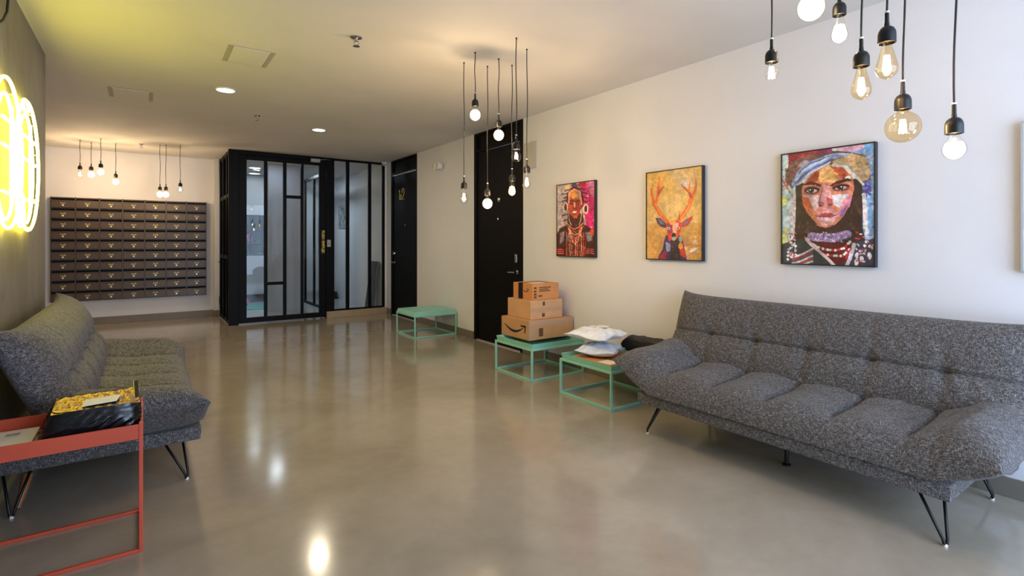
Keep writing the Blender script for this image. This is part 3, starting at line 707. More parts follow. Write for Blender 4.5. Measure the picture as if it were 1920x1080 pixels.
# ------------------------------------------------------------------ green tray tables
def tray_table(label, x0, x1, y0, y1, inverted, zt=.30):
    t = thing('side_table', label, 'table', ((x0+x1)/2, (y0+y1)/2, 0), 0, 'mint green tray tables'); a, b = (x1-x0)/2, (y1-y0)/2; w = .018
    for sx in (-1, 1):
        for sy in (-1, 1): MB().box(sx*a, sx*(a-w), sy*b, sy*(b-w), 0, zt).build('leg', M_GREEN, t, bevel=.0015)
    for z in (0, zt-w):
        n_ = 'lower_rail' if z == 0 else 'upper_rail'
        for s in (-1, 1):
            MB().box(-a+w, a-w, s*b, s*(b-w), z, z+w).build(n_, M_GREEN, t, bevel=.0015)
            MB().box(s*a, s*(a-w), -b+w, b-w, z, z+w).build(n_, M_GREEN, t, bevel=.0015)
    m = MB(); hgt = .05; k = .022
    if inverted:     # tray turned upside down: flat closed top, sloping sides
        o_ = [(-a+.004, -b+.004), (a-.004, -b+.004), (a-.004, b-.004), (-a+.004, b-.004)]; i_ = [(-a+k, -b+k), (a-k, -b+k), (a-k, b-k), (-a+k, b-k)]
        m.add([(p[0], p[1], zt+.001) for p in o_]+[(p[0], p[1], zt+hgt) for p in i_], [(0, 1, 5, 4), (1, 2, 6, 5), (2, 3, 7, 6), (3, 0, 4, 7), (4, 5, 6, 7), (3, 2, 1, 0)])
    else:
        q = .010
        o_ = [(-a+k, -b+k), (a-k, -b+k), (a-k, b-k), (-a+k, b-k)]; r_ = [(-a+q, -b+q), (a-q, -b+q), (a-q, b-q), (-a+q, b-q)]
        i_ = [(p[0]*.992, p[1]*.992) for p in o_]; ri = [(p[0]*.992, p[1]*.992) for p in r_]
        V = [(p[0], p[1], zt-.008) for p in o_]+[(p[0], p[1], zt+hgt-.006) for p in r_]+[(p[0], p[1], zt+hgt-.006) for p in ri]+[(p[0], p[1], zt-.004) for p in i_]
        F = [(3, 2, 1, 0), (12, 13, 14, 15)]
        for L0, L1 in ((0, 4), (4, 8), (8, 12)):
            for i in range(4): F.append((L0+i, L0+(i+1) % 4, L1+(i+1) % 4, L1+i))
        m.add(V, F)
    m.build('tray', M_GREEN, t)
    return t
tray_table('empty mint green tray table beside the numbered black door', 2.945, 3.583, 6.43, 7.05, True)
tray_table('mint green tray table carrying the stack of cardboard boxes', 2.925, 3.583, 3.83, 4.45, False)
tray_table("mint green tray table with white mailers beside the sofa's raised end", 2.915, 3.545, 2.815, 3.425, False)

# ------------------------------------------------------------------ cardboard boxes
def carton(label, ax, ay, rot, lx, ly, h, z, m, flaps=True):
    """ax, ay: the corner nearest the camera; lx runs towards the wall, ly away along it"""
    t = thing('cardboard_box', label, 'box', (ax, ay, z), rot, None)
    b = MB().box(0, lx, 0, ly, 0, h); o = b.build('carton', m, t, bevel=.004)
    if flaps:
        MB().box(0.004, lx-.004, ly*.5-.0015, ly*.5+.0015, h-.002, h+.0008).build('flap_seam', M_INKSOFT, t)
    return t
def FX(a, b, d): return (-d, a, b)      # on the face towards -X (a runs along +Y, seen from the room it runs right to left)
def FYf(a, b, d): return (a, -d, b)     # on the face towards -Y
ZT = .297; ZR = .3445      # tray floor, tray rim
b1 = carton('large brown cardboard box with a black curved arrow, lowest of the stack', 3.02, 3.995, 0, .562, .475, .19, ZR, M_CARD)
# curved arrow on the side facing the room
n = 18; up_, lo_ = [], []
for i in range(n+1):
    q = i/n; a = .42-.345*q; dip = .062*math.sin(PI*(.06+.84*q)); th = .004+.021*math.sin(PI*min(1, q*1.05))**.8
    c = .135-dip*1.25+.012*q; up_.append((a, c+th*.5)); lo_.append((a, c-th*.5))
sm_ = MB().prism(up_+lo_[::-1], FX, 0, .0012)
sm_.prism([(.140, .135), (.060, .139), (.050, .132), (.066, .062), (.080, .064), (.070, .118), (.138, .122)], FX, 0, .0012)
sm_.build('printed_arrow', M_INK, b1)
MB().box(0, .09, -.0012, 0, .0, .19).box(-.0012, 0, 0, .03, 0, .19).build('tape', M_TAPE, b1)
MB().box(.12, .17, -.0014, 0, .03, .11).build('print_mark', M_INKSOFT, b1)
MB().box(.0, .56, -.001, 0, .13, .19).build('side_tape', M_TAPE, b1)
b2 = carton('plain brown cardboard box in the middle of the stack', 3.075, 4.045, math.radians(-1), .40, .40, .185, ZR+.191, M_CARD2)
MB().box(0, .39, -.0012, 0, .07, .11).box(0, .39, .19, .23, .185, .1862).build('tape', M_TAPE, b2)
MB().box(.15, .175, -.0016, 0, .13, .17).box(.14, .175, -.0016, 0, .02, .055).build('print_mark', M_INKSOFT, b2)
b3 = carton('small orange-brown cardboard box with black tape, top of the stack', 3.12, 4.075, math.radians(-2), .33, .34, .160, ZR+.377, M_CARD3)
MB().box(-.0012, 0, .165, .245, 0, .16).box(0, .32, .17, .24, .16, .1612).build('black_tape', M_BAG, b3)
MB().prism([(.16, .085), (.125, .072), (.09, .076), (.07, .088), (.06, .104), (.10, .106), (.10, .098), (.072, .097), (.09, .083), (.125, .08), (.16, .092)], FX, 0, .0014).build('printed_arrow', M_INK, b3)
tx = MB()
for i, (w_, zz) in enumerate(((.145, .122), (.115, .104), (.135, .086))):
    x = .085
    while x < .085+w_:
        q = random.uniform(.012, .026); tx.box(x, min(x+q, .085+w_), -.0012, 0, zz-.0045, zz+.0045); x += q+.004
tx.build('print_lines', M_INK, b3)['kind'] = 'stuff'
pc = MB()
for zz in (.018, .045, .075, .108): pc.box(.018, .050, -.0012, 0, zz, zz+.020)
pc.box(.075, .12, -.0012, 0, .030, .046); pc.build('print_symbols', M_INKSOFT, b3)['kind'] = 'stuff'
MB().box(.05, .2, .06, .16, .16, .1615).build('label', M_PAPER, b3)

# ------------------------------------------------------------------ mailers and flat box on the near green table
fb = thing('flat_box', 'flat orange-brown cardboard box in the green tray under the white mailers', 'box', (2.965, 2.88, ZT+.0), 0)
MB().box(0, .45, 0, .44, 0, .036).build('carton', M_CARD3, fb, bevel=.003)
MB().box(.02, .13, .02, .15, .036, .0372).build('label', M_PAPER, fb)
MB().box(-.001, 0, .10, .13, .006, .03).box(-.001, 0, .14, .15, .006, .03).build('print_mark', M_INKSOFT, fb)
def mailer(name, label, cat, loc, rz, lx, ly, h, m, seed, up=.5, amp=.012, k=3):
    t = thing(name, label, cat, loc, rz)
    r = random.Random(seed); ph = [r.uniform(0, 6) for _ in range(8)]
    def cr(x, y): return (abs(math.sin(x*22+y*13+ph[0]+math.sin(y*19+ph[1])))-.5)*.6+math.sin(x*47-y*39+ph[2])*.3+(abs(math.sin(x*61+y*70+ph[3]))-.5)*.4
    def f(top):
        def g_(s, q):
            s = math.copysign(1-(1-abs(s))**1.3, s); q = math.copysign(1-(1-abs(q))**1.3, q)
            x = s*lx*(1-.06*(1-q*q)); y = q*ly*(1-.06*(1-s*s))
            P = (max(0, 1-abs(s)**k)*max(0, 1-abs(q)**k))**(.7 if k == 3 else .45)
            rim = .012*math.sin(s*5+q*3+ph[4])*max(abs(s), abs(q))**4
            z = up*h+rim+(h*(1-up) if top else -h*up)*P+amp*cr(x, y)*P**.5*(1 if top else .3)
            return (x, y, max(z, .0))
        return g_
    grid_mesh('film', [(sheet(f(True), 56, 56), False), (sheet(f(False), 30, 30), True)], m, t)
    return t
mA = mailer('poly_mailer', 'crumpled pale blue poly mailer lying on the flat box', 'mailer', (3.18, 3.20, ZT+.037), .5, .19, .17, .095, M_POLYB, 1, amp=.020)
mB_ = mailer('poly_mailer', 'puffy white poly mailer on top of the crumpled one', 'mailer', (3.195, 3.275, ZT+.152), .22, .20, .205, .10, M_POLYW, 2, amp=.018)
MB().box(-.02, .02, -.192, -.158, .058, .064).build('printed_patch', pmat('blue_print', S(120, 138, 186), .4), mA)
MB().box(.02, .12, -.08, .03, .110, .112).build('label', M_PAPER, mB_)
mailer('black_bag', "folded black plastic bag on the green tray's wall side", 'bag', (3.495, 2.93, ZR), 0, .078, .26, .135, M_FILM, 6, amp=.010, k=7)

# ------------------------------------------------------------------ terracotta table with parcels (foreground)
ot = thing('tray_table', 'terracotta metal tray table in front of the concrete-wall sofa', 'table', (-.29, 2.885, 0))
a, b, w = .285, .205, .014
for sx in (-1, 1):
    for sy in (-1, 1): MB().box(sx*a, sx*(a-w), sy*b, sy*(b-w), 0, .545).build('leg', M_ORANGE, ot, bevel=.002)
for s in (-1, 1):
    MB().box(-a+w, a-w, s*b, s*(b-w), .0, w).build('lower_rail', M_ORANGE, ot, bevel=.002)
    MB().box(s*a, s*(a-w), -b+w, b-w, .0, w).build('lower_rail', M_ORANGE, ot, bevel=.002)
tr = MB().box(-a+w, a-w, -b+.003, b-.003, .474, .482)
for s in (-1, 1): tr.box(-a+w, a-w, s*(b-.003), s*(b-.009), .482, .535)
for s in (-1, 1): tr.box(s*(a-.003), s*(a-.009), -b+w, b-w, .482, .535)
tr.build('tray', M_ORANGE, ot)
# black parcel with a gold foil top
pk = thing('parcel', 'black plastic parcel with a gold foil top on the terracotta table', 'parcel', (-.165, 2.885, .4825), math.radians(2))
def parcel_pt(part):
    r = random.Random(4); ph = [r.uniform(0, 6) for _ in range(6)]
    def cr(u, v): return (abs(math.sin(u*9+v*5+ph[0]+math.sin(v*7+ph[1])))-.5)+(abs(math.sin(u*17-v*13+ph[2]))-.5)*.5
    def f(s, q):
        if part == 'top':
            x = s*.145; y = q*.138; z = .128+.010*(1-s*s)*(1-q*q)+.012*cr(s*1.3, q*1.3)*(1-max(abs(s), abs(q))**6)+(.02*max(0, s)**6)*max(0, q)
        else:           # skirt: s runs round the outline, q from top (1) to bottom (-1)
            a = (s+1)*PI; ca, sa = math.cos(a), math.sin(a); k = (abs(ca)**6+abs(sa)**6)**(-1/6)
            d = (1-q)/2; fl = 1+.06*d+.055*cr(s*4+d*1.3, d*1.2-s*2)*math.sin(PI*d)**.7
            x = ca*k*.145*fl-.05*d*max(0, -ca); y = sa*k*.138*fl; z = .128*(1-d)+.004
        return (x, y, z)
    return f
grid_mesh('wrapping', [(sheet(parcel_pt('side'), 120, 16), False)], M_BAG, pk)
grid_mesh('foil_top', [(sheet(parcel_pt('top'), 48, 40), False)], M_FOIL, pk)
MB().add([(-.05, -.118, .139), (.065, -.11, .141), (.08, -.04, .149), (-.04, -.045, .147), (-.05, -.118, .141), (.065, -.11, .143), (.08, -.04, .151), (-.04, -.045, .149)],
         [(3, 2, 1, 0), (4, 5, 6, 7), (0, 1, 5, 4), (1, 2, 6, 5), (2, 3, 7, 6), (3, 0, 4, 7)]).build('label', M_PAPER, pk)
MB().prism([(-.05, .09), (.138, .09), (.142, .150), (.125, .166), (.09, .158), (.02, .142), (-.05, .128)], lambda a_, b_, d_: (d_, a_, b_), .126, .148).build('folded_flap', M_BAG, pk, bevel=.003)
en = thing('envelope', 'white paper envelope with a printed mark on the terracotta table', 'envelope', (-.475, 2.885, .483))
MB().box(-.085, .10, -.17, .185, 0, .004).build('paper', M_PAPER, en, bevel=.001)
MB().box(.0, .045, .10, .135, .004, .0046).build('stamp', M_GREYPL, en)
MB().lathe([(.012, .004), (.012, .0046), (0, .0046)], (-.072, .13, 0), 12).build('seal', pmat('violet_ink', S(70, 55, 110), .6), en)
MB().box(-.06, .06, -.035, -.030, .004, .0046).box(-.05, .07, -.05, -.046, .004, .0046).build('print_lines', M_GREYPL, en)
tag(MB().box(-.40, -.335, 2.70, 2.74, .4825, .489).build('paper_slip', pmat('yellow_paper', S(218, 200, 110), .6), bevel=.001), 'small yellow paper slip under the black parcel', 'paper')
tag(MB().tube([(-.50, 3.42, .016), (-.485, 3.46, .08), (-.472, 3.49, .15)], [.014, .018, .022], 10).build('wooden_peg', pmat('brown_wood', S(150, 88, 48), .35, var=.2, vscale=12), smooth='auto'), 'tapered brown wooden peg under the concrete-wall sofa', 'peg')

# ------------------------------------------------------------------ paintings
class Paint:
    """small raster painter; coordinates are those of the quadrilateral quad (tl, tr, bl, br) on the sheet the picture was studied on"""
    def __init__(s, w, h, quad, bg, seed):
        s.w, s.h = w, h; s.q = quad; s.r = np.random.default_rng(seed)
        u, v = np.meshgrid((np.arange(w)+.5)/w, (np.arange(h)+.5)/h)
        s.u, s.v = u, v
        wob = lambda k, f: sum(np.sin(u*f*a+v*f*b+c) for a, b, c in s.r.uniform(-1, 1, (5, 3))*np.array([6, 6, 6]))*k
        tl, tr, bl, br = [np.array(p, float) for p in quad]
        U, V = u+wob(.0016, 6), v+wob(.0016, 6)
        s.x = (tl[0]*(1-U)+tr[0]*U)*(1-V)+(bl[0]*(1-U)+br[0]*U)*V
        s.y = (tl[1]*(1-U)+tr[1]*U)*(1-V)+(bl[1]*(1-U)+br[1]*U)*V
        s.img = np.zeros((h, w, 3)); s.img[:] = np.array(bg)
    def noise(s, f, seed):
        r = np.random.default_rng(seed); n = int(f)+3; g = r.random((n, n))
        a, b = s.u*f*s.w/s.h, s.v*f; i, j = a.astype(int) % (n-1), b.astype(int) % (n-1); fa, fb = a % 1, b % 1
        fa, fb = fa*fa*(3-2*fa), fb*fb*(3-2*fb)
        return (g[j, i]*(1-fa)+g[j, i+1]*fa)*(1-fb)+(g[j+1, i]*(1-fa)+g[j+1, i+1]*fa)*fb
    def put(s, m, c, a=1.0): s.img[m] = s.img[m]*(1-a)+np.array(c)*a
    def poly(s, pts, c, a=1.0):
        m = np.zeros(s.x.shape, bool); n = len(pts)
        for i in range(n):
            x0, y0 = pts[i]; x1, y1 = pts[(i+1) % n]
            if y0 == y1: continue
            cnd = ((y0 > s.y) != (y1 > s.y)) & (s.x < (x1-x0)*(s.y-y0)/(y1-y0)+x0); m ^= cnd
        s.put(m, c, a); return m
    def ell(s, cx, cy, rx, ry, c, a=1.0, rot=0):
        dx, dy = s.x-cx, s.y-cy; co, si = math.cos(rot), math.sin(rot)
        m = ((dx*co+dy*si)/rx)**2+((-dx*si+dy*co)/ry)**2 < 1; s.put(m, c, a); return m
    def line(s, pts, w, c, a=1.0):
        ws = w if hasattr(w, '__len__') else [w]*len(pts); m = np.zeros(s.x.shape, bool)
        for i in range(len(pts)-1):
            (x0, y0), (x1, y1) = pts[i], pts[i+1]; L = max((x1-x0)**2+(y1-y0)**2, 1e-6)
            t = np.clip(((s.x-x0)*(x1-x0)+(s.y-y0)*(y1-y0))/L, 0, 1)
            m |= np.hypot(s.x-x0-t*(x1-x0), s.y-y0-t*(y1-y0)) < (ws[i]*(1-t)+ws[i+1]*t)/2
        s.put(m, c, a); return m
    def beads(s, pts, r, c, step):
        for i in range(len(pts)-1):
            (x0, y0), (x1, y1) = pts[i], pts[i+1]; k = max(1, int(math.hypot(x1-x0, y1-y0)/step))
            for j in range(k):
                q = j/k; s.ell(x0+(x1-x0)*q, y0+(y1-y0)*q, r, r, c[int(s.r.integers(len(c)))])
    def dabs(s, n, box, cols, lo, hi, a=.8, mask=None, rot=None):
        x0, y0, x1, y1 = box
        for _ in range(n):
            base = s.img.copy() if mask is not None else None
            c = cols[int(s.r.integers(len(cols)))]
            s.ell(s.r.uniform(x0, x1), s.r.uniform(y0, y1), s.r.uniform(lo, hi), s.r.uniform(lo, hi)*.45, c, a, s.r.uniform(-1.5, 1.5) if rot is None else rot+s.r.uniform(-.3, .3))
            if mask is not None: s.img[~mask] = base[~mask]
    def grain(s, k, seed=1):
        for f in (9, 24, 55): s.img *= (1+(s.noise(f, seed+f)-.5)*k)[..., None]
        s.img = np.clip(s.img, 0, 255)

def picture(P, label, y_lo, y_hi, frame_m, cat='painting'):
    """hang the painted panel on the right wall between y_lo and y_hi"""
    hw, hh = (y_hi-y_lo)/2, .377
    t = thing('framed_painting', label, cat, (XR, (y_lo+y_hi)/2, 1.522), 0, 'framed paintings on the white wall')
    fw = .008; f = MB()
    for s in (-1, 1):
        f.box(-.036, 0, s*hw, s*(hw-fw), -hh, hh); f.box(-.036, 0, -hw+fw, hw-fw, s*hh, s*(hh-fw))
    f.build('frame', frame_m, t)
    h, w, _ = P.img.shape; a, b = hw-fw, hh-fw
    yy = a-2*a*(np.arange(w)/(w-1)); zz = b-2*b*(np.arange(h)/(h-1))
    vs = [(-.031, float(y), float(z)) for z in zz for y in yy]
    fs = [(j*w+i, (j+1)*w+i, (j+1)*w+i+1, j*w+i+1) for j in range(h-1) for i in range(w-1)]
    me = bpy.data.meshes.new('canvas'); me.from_pydata(vs, [], fs)
    at = me.color_attributes.new('paint', 'FLOAT_COLOR', 'POINT')
    c = P.img.reshape(-1, 3)/255; lin = np.where(c <= .04045, c/12.92, ((c+.055)/1.055)**2.4)
    at.data.foreach_set('color', np.concatenate([lin, np.ones((len(lin), 1))], 1).astype(np.float32).ravel())
    me.materials.append(M_PAINT); o = bpy.data.objects.new('canvas', me); COL.objects.link(o); o.parent = t
    MB().box(-.0295, -.002, -a, a, -b, b).build('backing_board', M_INKSOFT, t)
_t = NT('oil_paint_on_canvas'); _c = _t.add('ShaderNodeVertexColor', layer_name='paint'); _t.l(_c.outputs[0], _t.p.inputs['Base Color'])
_t.p.inputs['Roughness'].default_value = .42; _t.bump(_t.noise(160, 3, _t.mapping((1, 1, 1))), .15, .001); M_PAINT = _t.m
M_FRAME = pmat('dark_frame', S(34, 30, 32), .4, var=.1)

# 1: standing man with beads
P = Paint(108, 144, ((112, 165), (520, 115), (115, 960), (520, 970)), (190, 165, 165), 5)
P.poly([(360, 0), (540, 0), (540, 700), (440, 640), (400, 400)], (196, 30, 110)); P.poly([(440, 100), (540, 80), (540, 330), (470, 260)], (206, 110, 160))
P.poly([(100, 150), (260, 140), (200, 300), (170, 700), (100, 700)], (196, 178, 182)); P.ell(240, 190, 45, 25, (214, 176, 120)); P.ell(310, 165, 40, 22, (110, 70, 120)); P.ell(390, 155, 40, 30, (190, 24, 60))
P.dabs(40, (110, 150, 240, 650), [(206, 186, 190), (170, 150, 160), (186, 120, 110), (150, 140, 170)], 8, 24, .5)
P.dabs(40, (430, 120, 520, 640), [(226, 60, 140), (150, 20, 90), (220, 140, 180), (240, 200, 215)], 8, 22, .5)
for x, y in ((190, 260), (210, 300), (185, 340), (200, 440), (195, 500), (205, 560), (225, 225)): P.line([(x-20, y+6), (240, y-10)], 13, (50, 24, 30))
for x, y in ((410, 210), (420, 250), (425, 300), (420, 350)): P.line([(370, y-10), (x+20, y+4)], 14, (60, 20, 36))
P.ell(315, 330, 95, 150, (58, 24, 24)); P.poly([(240, 480), (400, 480), (420, 700), (220, 700)], (70, 26, 22))
P.poly([(112, 720), (150, 650), (230, 610), (400, 600), (480, 640), (530, 720), (530, 990), (112, 990)], (74, 24, 22))
P.ell(312, 370, 74, 150, (176, 74, 34)); P.ell(308, 270, 55, 45, (222, 150, 70)); P.ell(345, 270, 25, 30, (168, 150, 130)); P.ell(285, 420, 26, 60, (200, 70, 40)); P.ell(350, 430, 26, 60, (150, 50, 36))
P.line([(245, 360), (255, 240), (310, 205), (370, 240), (385, 370)], 17, (214, 130, 104)); P.line([(250, 335), (300, 345), (325, 345), (375, 330)], 16, (70, 26, 18))
P.ell(275, 372, 20, 13, (40, 18, 16)); P.ell(342, 368, 20, 13, (40, 18, 16)); P.ell(276, 371, 6, 4, (170, 150, 130)); P.ell(341, 367, 6, 4, (170, 150, 130))
P.line([(312, 360), (310, 420)], 15, (226, 170, 150)); P.ell(312, 425, 22, 10, (120, 40, 30)); P.ell(312, 472, 36, 24, (150, 40, 34)); P.ell(312, 468, 27, 12, (232, 222, 212)); P.ell(315, 520, 26, 14, (190, 90, 50))
for cx_ in (213, 430): P.ell(cx_, 412 if cx_ < 300 else 430, 28, 56, (226, 196, 180)); P.ell(cx_, 412 if cx_ < 300 else 430, 16, 38, (70, 36, 36))
P.line([(245, 470), (255, 560), (275, 610)], 7, (232, 190, 160)); P.line([(385, 480), (378, 560), (360, 610)], 7, (232, 190, 160))
for k in range(6): P.line([(232+k*4, 590+k*22), (275+k*3, 640+k*30), (318, 660+k*33), (360-k*2, 640+k*30), (402-k*4, 590+k*22)], 9, [(232, 150, 120), (200, 60, 50), (240, 190, 150)][k % 3])
for k in range(11): P.line([(225+k*20, 700+abs(k-5)*-12+60), (222+k*20, 980)], 8, [(226, 120, 90), (190, 46, 40), (238, 176, 140)][k % 3])
P.poly([(150, 700), (200, 680), (190, 800), (150, 830)], (150, 140, 150)); P.poly([(430, 700), (480, 680), (500, 780), (450, 800)], (120, 130, 140)); P.ell(490, 700, 22, 40, (226, 90, 40), .9); P.ell(250, 760, 22, 40, (130, 140, 140), .8)
for y in (890, 912, 936): P.line([(115, y), (190, y-4)], 9, (214, 80, 70)); P.line([(440, y-8), (520, y-4)], 9, (226, 120, 110))
P.dabs(60, (130, 640, 510, 900), [(120, 30, 30), (40, 16, 30), (190, 60, 40), (60, 50, 90)], 6, 16, .4)
P.line([(243, 370), (254, 245), (310, 208), (371, 245), (386, 380)], 19, (226, 150, 126)); P.line([(262, 330), (270, 262), (312, 232), (350, 262), (366, 330)], 8, (196, 96, 70))
P.dabs(70, (225, 600, 420, 960), [(240, 176, 150), (226, 130, 110), (206, 60, 60), (250, 206, 180)], 5, 11, .7)
P.grain(.3)
picture(P, 'framed painting of a laughing man with beads and ear rings', 3.663, 4.238, M_FRAME)

# 2: stag
P = Paint(132, 176, ((85, 140), (640, 65), (90, 1000), (640, 1015)), (206, 168, 92), 6)
n = P.noise(5, 3); P.img = np.array((196, 152, 66))*(1-n[..., None])+np.array((222, 192, 140))*n[..., None]
P.img[P.y > 640] *= np.array((.96, .86, .72))
P.dabs(260, (85, 70, 640, 560), [(222, 188, 112), (206, 170, 84), (218, 186, 140), (194, 160, 96), (214, 192, 130)], 6, 20, .4)
P.dabs(220, (85, 560, 640, 1010), [(190, 132, 52), (214, 160, 70), (166, 118, 56), (200, 150, 96), (216, 180, 110)], 6, 20, .4)
P.dabs(50, (460, 780, 640, 1000), [(214, 150, 150), (226, 196, 180), (190, 110, 120)], 8, 22, .6); P.ell(560, 910, 40, 16, (240, 232, 236), .9, -.5)
P.ell(480, 240, 50, 32, (206, 200, 206), .9); P.dabs(30, (380, 90, 560, 300), [(226, 200, 170), (214, 186, 170)], 10, 34, .5)
OR, OD = (222, 96, 36), (176, 52, 34)
P.line([(300, 615), (230, 545), (180, 460), (150, 390), (142, 310), (155, 250)], [34, 40, 40, 30, 22, 6], OR); P.line([(185, 440), (205, 370), (215, 330), (212, 250), (235, 160)], [30, 26, 34, 18, 5], OR); P.line([(220, 340), (250, 300), (272, 262)], [22, 16, 5], OD)
P.line([(425, 610), (480, 530), (530, 450), (545, 370), (575, 320), (585, 250), (578, 175)], [36, 42, 40, 44, 28, 20, 5], OR); P.line([(540, 380), (515, 320), (470, 280), (435, 235)], [26, 22, 14, 4], OD); P.line([(518, 320), (528, 260), (520, 195)], [20, 12, 4], OR)
P.line([(430, 600), (430, 540), (432, 520)], [18, 10, 4], OD); P.dabs(26, (140, 300, 300, 600), [(240, 140, 60), (196, 60, 70)], 5, 12, .0)
P.line([(290, 600), (230, 535), (182, 450)], 10, (244, 150, 70)); P.line([(440, 600), (490, 525), (535, 445)], 10, (244, 150, 70))
P.poly([(180, 590), (230, 585), (290, 640), (300, 690), (250, 685), (200, 640)], (60, 40, 80)); P.poly([(200, 600), (240, 605), (280, 650), (235, 650)], (130, 100, 150))
P.poly([(440, 650), (480, 600), (560, 565), (550, 610), (500, 665), (450, 685)], (190, 40, 40)); P.poly([(455, 650), (490, 615), (520, 605), (490, 655)], (120, 110, 150))
P.poly([(290, 760), (440, 760), (470, 850), (500, 1010), (200, 1010), (260, 900)], (66, 40, 96)); P.poly([(350, 800), (420, 800), (440, 1010), (340, 1010)], (40, 36, 40)); P.poly([(420, 840), (460, 850), (490, 990), (440, 960)], (206, 60, 44)); P.poly([(290, 830), (340, 850), (340, 920), (300, 930)], (150, 160, 206)); P.poly([(220, 990), (290, 900), (300, 1010), (210, 1010)], (170, 40, 70)); P.ell(440, 800, 16, 40, (150, 160, 170))
P.ell(440, 870, 22, 30, (232, 150, 60)); P.dabs(50, (250, 780, 490, 1000), [(40, 30, 60), (110, 60, 150), (190, 50, 60), (60, 90, 130)], 6, 16, .5, P.img.sum(2) < 330)
P.poly([(290, 640), (340, 615), (410, 610), (450, 640), (440, 720), (415, 790), (370, 820), (325, 790), (300, 720)], (206, 60, 40)); P.poly([(300, 650), (360, 640), (350, 750), (320, 760)], (150, 50, 90)); P.poly([(360, 640), (420, 640), (400, 740), (365, 740)], (236, 176, 150)); P.poly([(320, 620), (400, 615), (380, 655), (340, 655)], (240, 150, 90))
P.ell(316, 690, 18, 13, (230, 220, 226)); P.ell(316, 692, 9, 8, (20, 20, 30)); P.ell(413, 690, 18, 13, (230, 220, 226)); P.ell(413, 692, 9, 8, (20, 20, 30))
P.ell(370, 770, 36, 34, (226, 120, 80)); P.ell(370, 762, 24, 22, (30, 20, 24)); P.ell(372, 795, 22, 16, (150, 190, 180)); P.ell(330, 780, 16, 40, (220, 50, 50))
P.grain(.16)
picture(P, 'framed painting of a red stag with antlers on gold', 2.471, 3.033, M_FRAME)

# 3: woman in a turban
P = Paint(196, 262, ((85, 155), (780, 70), (80, 1000), (775, 1020)), (186, 206, 206), 9)
P.poly([(500, 60), (800, 40), (800, 1030), (690, 1030), (690, 300)], (120, 164, 206)); P.dabs(90, (690, 90, 790, 1000), [(150, 190, 222), (90, 130, 190), (200, 210, 226), (90, 70, 150)], 8, 26, .6)
P.dabs(40, (690, 330, 760, 480), [(70, 50, 130), (100, 70, 160)], 8, 22, .7); P.dabs(80, (80, 160, 190, 700), [(206, 220, 206), (170, 200, 190), (190, 206, 216), (120, 170, 120)], 8, 26, .6)
P.ell(100, 510, 20, 35, (222, 206, 80), .9); P.dabs(24, (80, 720, 130, 860), [(226, 200, 70), (190, 190, 80)], 8, 20, .8); P.line([(85, 350), (150, 450)], 12, (190, 70, 70), .8); P.dabs(12, (85, 270, 120, 440), [(190, 50, 60)], 6, 14, .7)
P.poly([(80, 100), (480, 60), (480, 140), (330, 170), (180, 210), (140, 260), (140, 160)], (150, 40, 60)); P.ell(420, 120, 60, 24, (160, 40, 120)); P.ell(600, 100, 110, 30, (226, 170, 190)); P.dabs(40, (150, 100, 480, 200), [(120, 40, 60), (170, 70, 70), (190, 90, 110)], 8, 22, .6)
# turban
P.poly([(110, 360), (120, 280), (160, 210), (280, 160), (450, 130), (600, 130), (700, 160), (750, 250), (755, 350), (690, 380), (640, 320), (540, 250), (460, 230), (330, 300), (240, 370), (170, 420)], (120, 84, 76))
P.dabs(70, (120, 200, 260, 400), [(110, 60, 56), (140, 96, 90), (90, 56, 60), (160, 120, 110)], 8, 24, .6)
P.poly([(480, 210), (620, 150), (720, 180), (755, 300), (740, 350), (690, 370), (630, 310), (560, 260)], (196, 164, 120)); P.dabs(70, (560, 160, 750, 350), [(206, 180, 140), (150, 110, 80), (210, 190, 170), (206, 140, 70), (170, 150, 120)], 8, 22, .7)
P.line([(500, 235), (580, 265), (650, 340), (700, 385)], [30, 40, 40, 26], (206, 204, 190)); P.line([(520, 222), (610, 250), (680, 330)], 12, (160, 150, 130))
P.line([(185, 385), (240, 310), (330, 240), (450, 180), (600, 150)], [40, 74, 74, 56, 16], (140, 158, 196)); P.line([(200, 350), (260, 280), (350, 225), (470, 170)], 15, (190, 204, 222)); P.line([(200, 375), (270, 305), (370, 245), (480, 195)], 13, (84, 96, 140)); P.line([(225, 290), (300, 230), (420, 175), (560, 146)], 11, (96, 110, 156)); P.line([(215, 395), (300, 310), (390, 258), (470, 215)], 11, (206, 214, 226)); P.ell(265, 225, 44, 24, (150, 140, 150), .9, -.4); P.line([(430, 165), (560, 150), (630, 150)], 7, (206, 214, 230))
# hair, neck, dress
P.poly([(200, 400), (250, 370), (660, 350), (700, 390), (700, 700), (720, 860), (690, 1030), (180, 1030), (180, 860), (195, 650)], (58, 38, 38))
P.dabs(50, (195, 450, 300, 860), [(74, 50, 48), (44, 28, 30), (90, 66, 60)], 8, 30, .5, rot=1.5); P.dabs(40, (600, 450, 700, 860), [(74, 50, 48), (44, 28, 30), (100, 76, 66)], 8, 30, .5, rot=1.5)
P.poly([(80, 850), (200, 810), (330, 830), (480, 1000), (470, 1030), (80, 1030)], (54, 60, 66)); P.poly([(640, 840), (790, 800), (790, 1030), (560, 1030)], (60, 60, 80)); P.poly([(330, 840), (620, 830), (600, 1000), (480, 1010)], (90, 26, 34))
